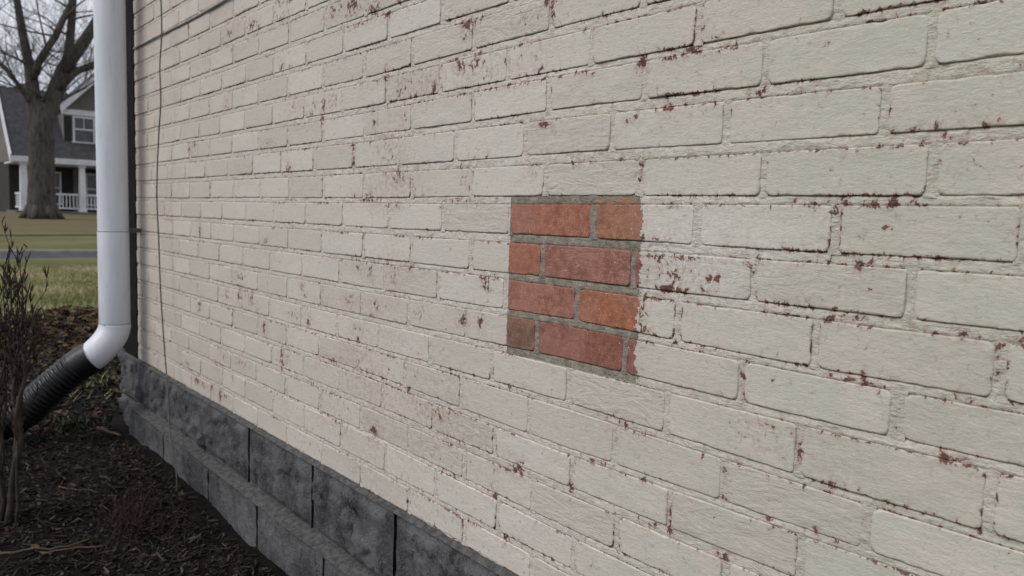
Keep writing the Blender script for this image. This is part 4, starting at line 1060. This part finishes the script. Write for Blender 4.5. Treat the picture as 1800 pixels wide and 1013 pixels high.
for y0, y1 in ((5.76, 8.07), (8.41, 9.6), (11.5, 13.6)):
    rl = hp(MB().box(-45.85, -45.75, y0, y1, 1.44, 1.53).box(-45.84, -45.76, y0, y1, .72, .79), "railing", M['white'])
    nb = int((y1 - y0) / .155)
    bme = MB().box(-.018, .018, -.022, .022, .79, 1.44).mesh("baluster"); bme.materials.append(M['white'])
    for k in range(nb):
        b = link("baluster", bme, None, rl); b.location = (-45.8, y0 + (k + .5) * (y1 - y0) / nb, 0)
rl = hp(MB().box(-48.5, -45.85, 5.53, 5.60, 1.44, 1.53).box(-48.5, -45.85, 5.53, 5.60, .72, .79), "railing", M['white'])
bme = MB().box(-.022, .022, -.018, .018, .79, 1.44).mesh("baluster"); bme.materials.append(M['white'])
for k in range(16):
    b = link("baluster", bme, None, rl); b.location = (-45.95 - k * .158, 5.565, 0)
# porch windows and door
def window(y0, y1, z0, z1, x, panes=2, root=None, frame=.09):
    f = MB()
    f.box(x - .03, x + .05, y0, y0 + frame, z0, z1).box(x - .03, x + .05, y1 - frame, y1, z0, z1)
    f.box(x - .03, x + .052, y0 + frame, y1 - frame, z1 - frame, z1).box(x - .03, x + .07, y0 - .05, y1 + .05, z0 - .06, z0 + .03)
    zm = (z0 + z1) / 2
    f.box(x - .028, x + .03, y0 + frame, y1 - frame, zm - .035, zm + .035)
    ob = hp(f, "window", M['white'])
    for a, b in ((z0 + .03, zm - .035), (zm + .035, z1 - frame)):
        pn = MB().box(x - .02, x, y0 + frame, y1 - frame, a, b).build("pane", M['pane'], ob)
        if panes > 1 and b > zm + .1:
            mb = MB(); ym = (y0 + y1) / 2
            mb.box(x, x + .02, ym - .014, ym + .014, a, b); mb.build("glazing_bar", M['white'], ob)
    return ob
window(7.05, 7.75, .98, 2.75, -48.57, 1); window(8.95, 10.1, .98, 2.75, -48.57, 1)
dr = hp(MB().box(-48.62, -48.55, 10.6, 11.6, .58, 2.75), "door", M['dark'])
hp(MB().box(-48.62, -48.53, 8.35, 8.55, .58, 3.0), "corner_post", M['siding'])
# front gable over the porch
GX = -46.7; GL, GA, GR = 7.42, 10.15, 12.88; sl = 1.0
zE = 6.14
ap = zE + (GA - GL) * sl
hp(MB().poly([(GX, GL + .18, 3.9), (GX, GR - .18, 3.9), (GX, GR - .18, zE), (GX, GA, ap - .05), (GX, GL + .18, zE)], (-3.4, 0, 0)), "dormer_wall", M['siding'])
for s_, y0 in ((1, GL), (-1, GR)):
    y1 = GA
    hp(MB().poly([(GX + .30, y0, zE), (GX + .30, y1, ap + .12), (GX + .30, y1, ap - .04), (GX + .30, y0 + s_ * .02, zE - .17)], (-3.8, 0, 0)), "dormer_roof", M['shingle'])
    hp(MB().poly([(GX + .305, y0 - s_ * .02, zE + .02), (GX + .305, y1, ap + .15), (GX + .305, y1, ap - .20), (GX + .305, y0 + s_ * .02, zE - .34)], (.06, 0, 0)), "rake_board", M['white'])
hp(MB().box(GX - .02, GX + .10, GL + .10, GR - .10, 5.74, 6.03), "frieze_board", M['white'], bevel=.01)
window(8.02, 9.10, 4.32, 5.70, GX + .03, 2); window(9.2, 10.2, 4.32, 5.70, GX + .03, 2); window(10.3, 11.3, 4.32, 5.70, GX + .03, 2)
w1 = hp(MB().box(GX - .01, GX + .045, 7.62, 7.94, 4.30, 5.66), "shutter", M['dark'])
window(9.15, 9.75, 6.5, 7.4, GX + .03, 1)

# ------------------------------------------------------------------ trees
n = NT("tree_bark"); p = n.pos()
b1, b2 = n.noise(n.pos((1, 1, .25)), 9, 6, .7), n.noise(p, 1.6, 4, .6)
c = n.mix(n.rng(b1, .35, .65), (.036, .031, .027), (.100, .088, .076))
c = n.mix(n.math('MULTIPLY', n.rng(b2, .4, .65), .5), c, (.10, .098, .082))
M['bark'] = n.done(c, .9, n.bump(b1, .05, .9), .15)
M['twigs'] = simple("far_twigs", (.085, .073, .068), .9, .2, 1)

def grow(mb, p, d, L, r, depth, g, thin=.012):
    """recursive bare branch"""
    pts = [p]; rr = [r]; n_ = 4; q = p; dd = d.copy()
    for i in range(n_):
        dd = (dd + Vector((g.gauss(0, .16), g.gauss(0, .16), g.gauss(.02, .12)))).normalized()
        q = q + dd * (L / n_); pts.append(q); rr.append(max(thin, r * (1 - .5 * (i + 1) / n_)))
    mb.tube(pts, rr, 6 if r > .05 else 4 if r > .02 else 3, cap=False)
    if depth == 0: return
    for k in range(g.randint(2, 3) if depth > 1 else 4):
        i = g.randint(1, n_); ax = Vector((g.gauss(0, 1), g.gauss(0, 1), g.gauss(.25, .6))).normalized()
        nd = (dd * .7 + ax * g.uniform(.5, .9)).normalized()
        grow(mb, pts[i], nd, L * g.uniform(.55, .8), rr[i] * g.uniform(.5, .7), depth - 1, g, thin)
    grow(mb, pts[-1], dd, L * .75, rr[-1], depth - 1, g, thin)

TX, TY = -38.0, 5.13
tree = empty("bare_tree", (TX, TY, .4))
tag(tree, "large bare tree with forking trunk in front of the house across the street", "tree")
g = random.Random(21)
def T(y, z, dx=0.0): return Vector((TX + dx, y, z))
tr = MB()
tr.tube([T(5.14, .2), T(5.14, .55), T(5.15, .9), T(5.16, 1.6), T(5.18, 2.6), T(5.2, 3.6), T(5.2, 4.3), T(5.21, 5.0), T(5.2, 5.3)], [.66, .60, .57, .53, .50, .49, .46, .38, .15], 18)
for k in range(7):                                   # root flare
    a = k * .9 + .3
    tr.tube([T(5.14 + .45 * math.sin(a), .85, .45 * math.cos(a)), T(5.14 + .60 * math.sin(a), .55, .60 * math.cos(a)), T(5.14 + .85 * math.sin(a), .30, .85 * math.cos(a))], [.16, .14, .07], 8)
limbs = [
    ([(5.14, 3.4), (5.05, 4.5), (4.96, 5.4), (4.93, 6.2), (4.85, 6.8), (4.66, 8.1), (4.5, 9.4), (4.2, 11.5)], [.36, .36, .29, .25, .21, .17, .14, .09]),
    ([(4.95, 6.25), (5.16, 6.95), (5.45, 7.5), (5.78, 8.1), (6.05, 8.8), (6.3, 9.35), (6.7, 10.6)], [.17, .15, .14, .14, .13, .12, .08]),
    ([(5.24, 3.4), (5.34, 4.5), (5.62, 5.3), (5.90, 6.1), (6.18, 6.85), (6.5, 7.4), (6.9, 8.0), (7.35, 8.8), (8.1, 10.4)], [.36, .38, .34, .33, .31, .27, .25, .22, .14]),
    ([(6.15, 6.7), (6.27, 7.4), (6.36, 8.2), (6.41, 8.9), (6.45, 9.8), (6.4, 12)], [.22, .19, .17, .16, .16, .08]),
    ([(5.80, 5.9), (6.2, 6.4), (6.7, 6.85), (7.3, 7.15), (8.2, 7.6), (9.4, 8.4)], [.20, .17, .15, .14, .12, .06]),
    ([(5.0, 4.95), (4.72, 5.4), (4.48, 5.75), (4.2, 6.15), (3.8, 6.6), (3.0, 7.1)], [.14, .11, .09, .08, .07, .04])]
for li, (pp, rr) in enumerate(limbs):
    dxs = [0, .05, .2, .35, .45, .55, .7, .9, 1.0]; sg = 1 if li % 2 else -1
    tr.tube([T(y, z, sg * dxs[i] * .6) for i, (y, z) in enumerate(pp)], rr, 12)
o = tr.build("trunk", M['bark'], tree, True); o.location = -tree.location
cr = MB()
for li, (pp, rr) in enumerate(limbs):
    dxs = [0, .05, .2, .35, .45, .55, .7, .9, 1.0]; sg = 1 if li % 2 else -1
    for k in range(7):
        i = g.randint(2, len(pp) - 1); y, z = pp[i]; d = Vector((g.gauss(0, .6), g.gauss(0, .8), g.uniform(.1, .9))).normalized()
        grow(cr, T(y, z, sg * dxs[i] * .6), d, g.uniform(1.2, 2.4), min(.045, rr[i] * .4), 3, g, .004)
    y, z = pp[-1]
    grow(cr, T(y, z, sg * .6), Vector((0, .1, 1)), 3.0, rr[-1], 4, g, .005)
o = cr.build("crown", M['twigs'], tree); o.location = -tree.location

def far_tree(x, y, h, seed, label):
    g = random.Random(seed)
    t = empty("bare_tree", (x, y, .3)); tag(t, label, "tree", "bare trees behind the house")
    b = MB().tube([(x, y, 0), (x, y, h * .12), (x + .1, y + .1, h * .32)], [h * .03, h * .022, h * .018], 10)
    o = b.build("trunk", M['bark'], t, True); o.location = -t.location
    c = MB()
    for k in range(5):
        a = g.uniform(0, 6.283)
        grow(c, Vector((x + .1, y + .1, h * g.uniform(.2, .32))), Vector((math.cos(a) * .6, math.sin(a) * .6, g.uniform(.6, 1.2))).normalized(), h * .26, h * .008, 4, g, .009)
    o = c.build("crown", M['twigs'], t); o.location = -t.location
far_tree(-62, 6.0, 15, 5, "bare tree rising behind the roof ridge left of the forked trunk")
far_tree(-66, 12.0, 17, 6, "bare tree behind the front gable of the house")
far_tree(-70, 1.5, 16, 7, "bare tree behind the left end of the house")
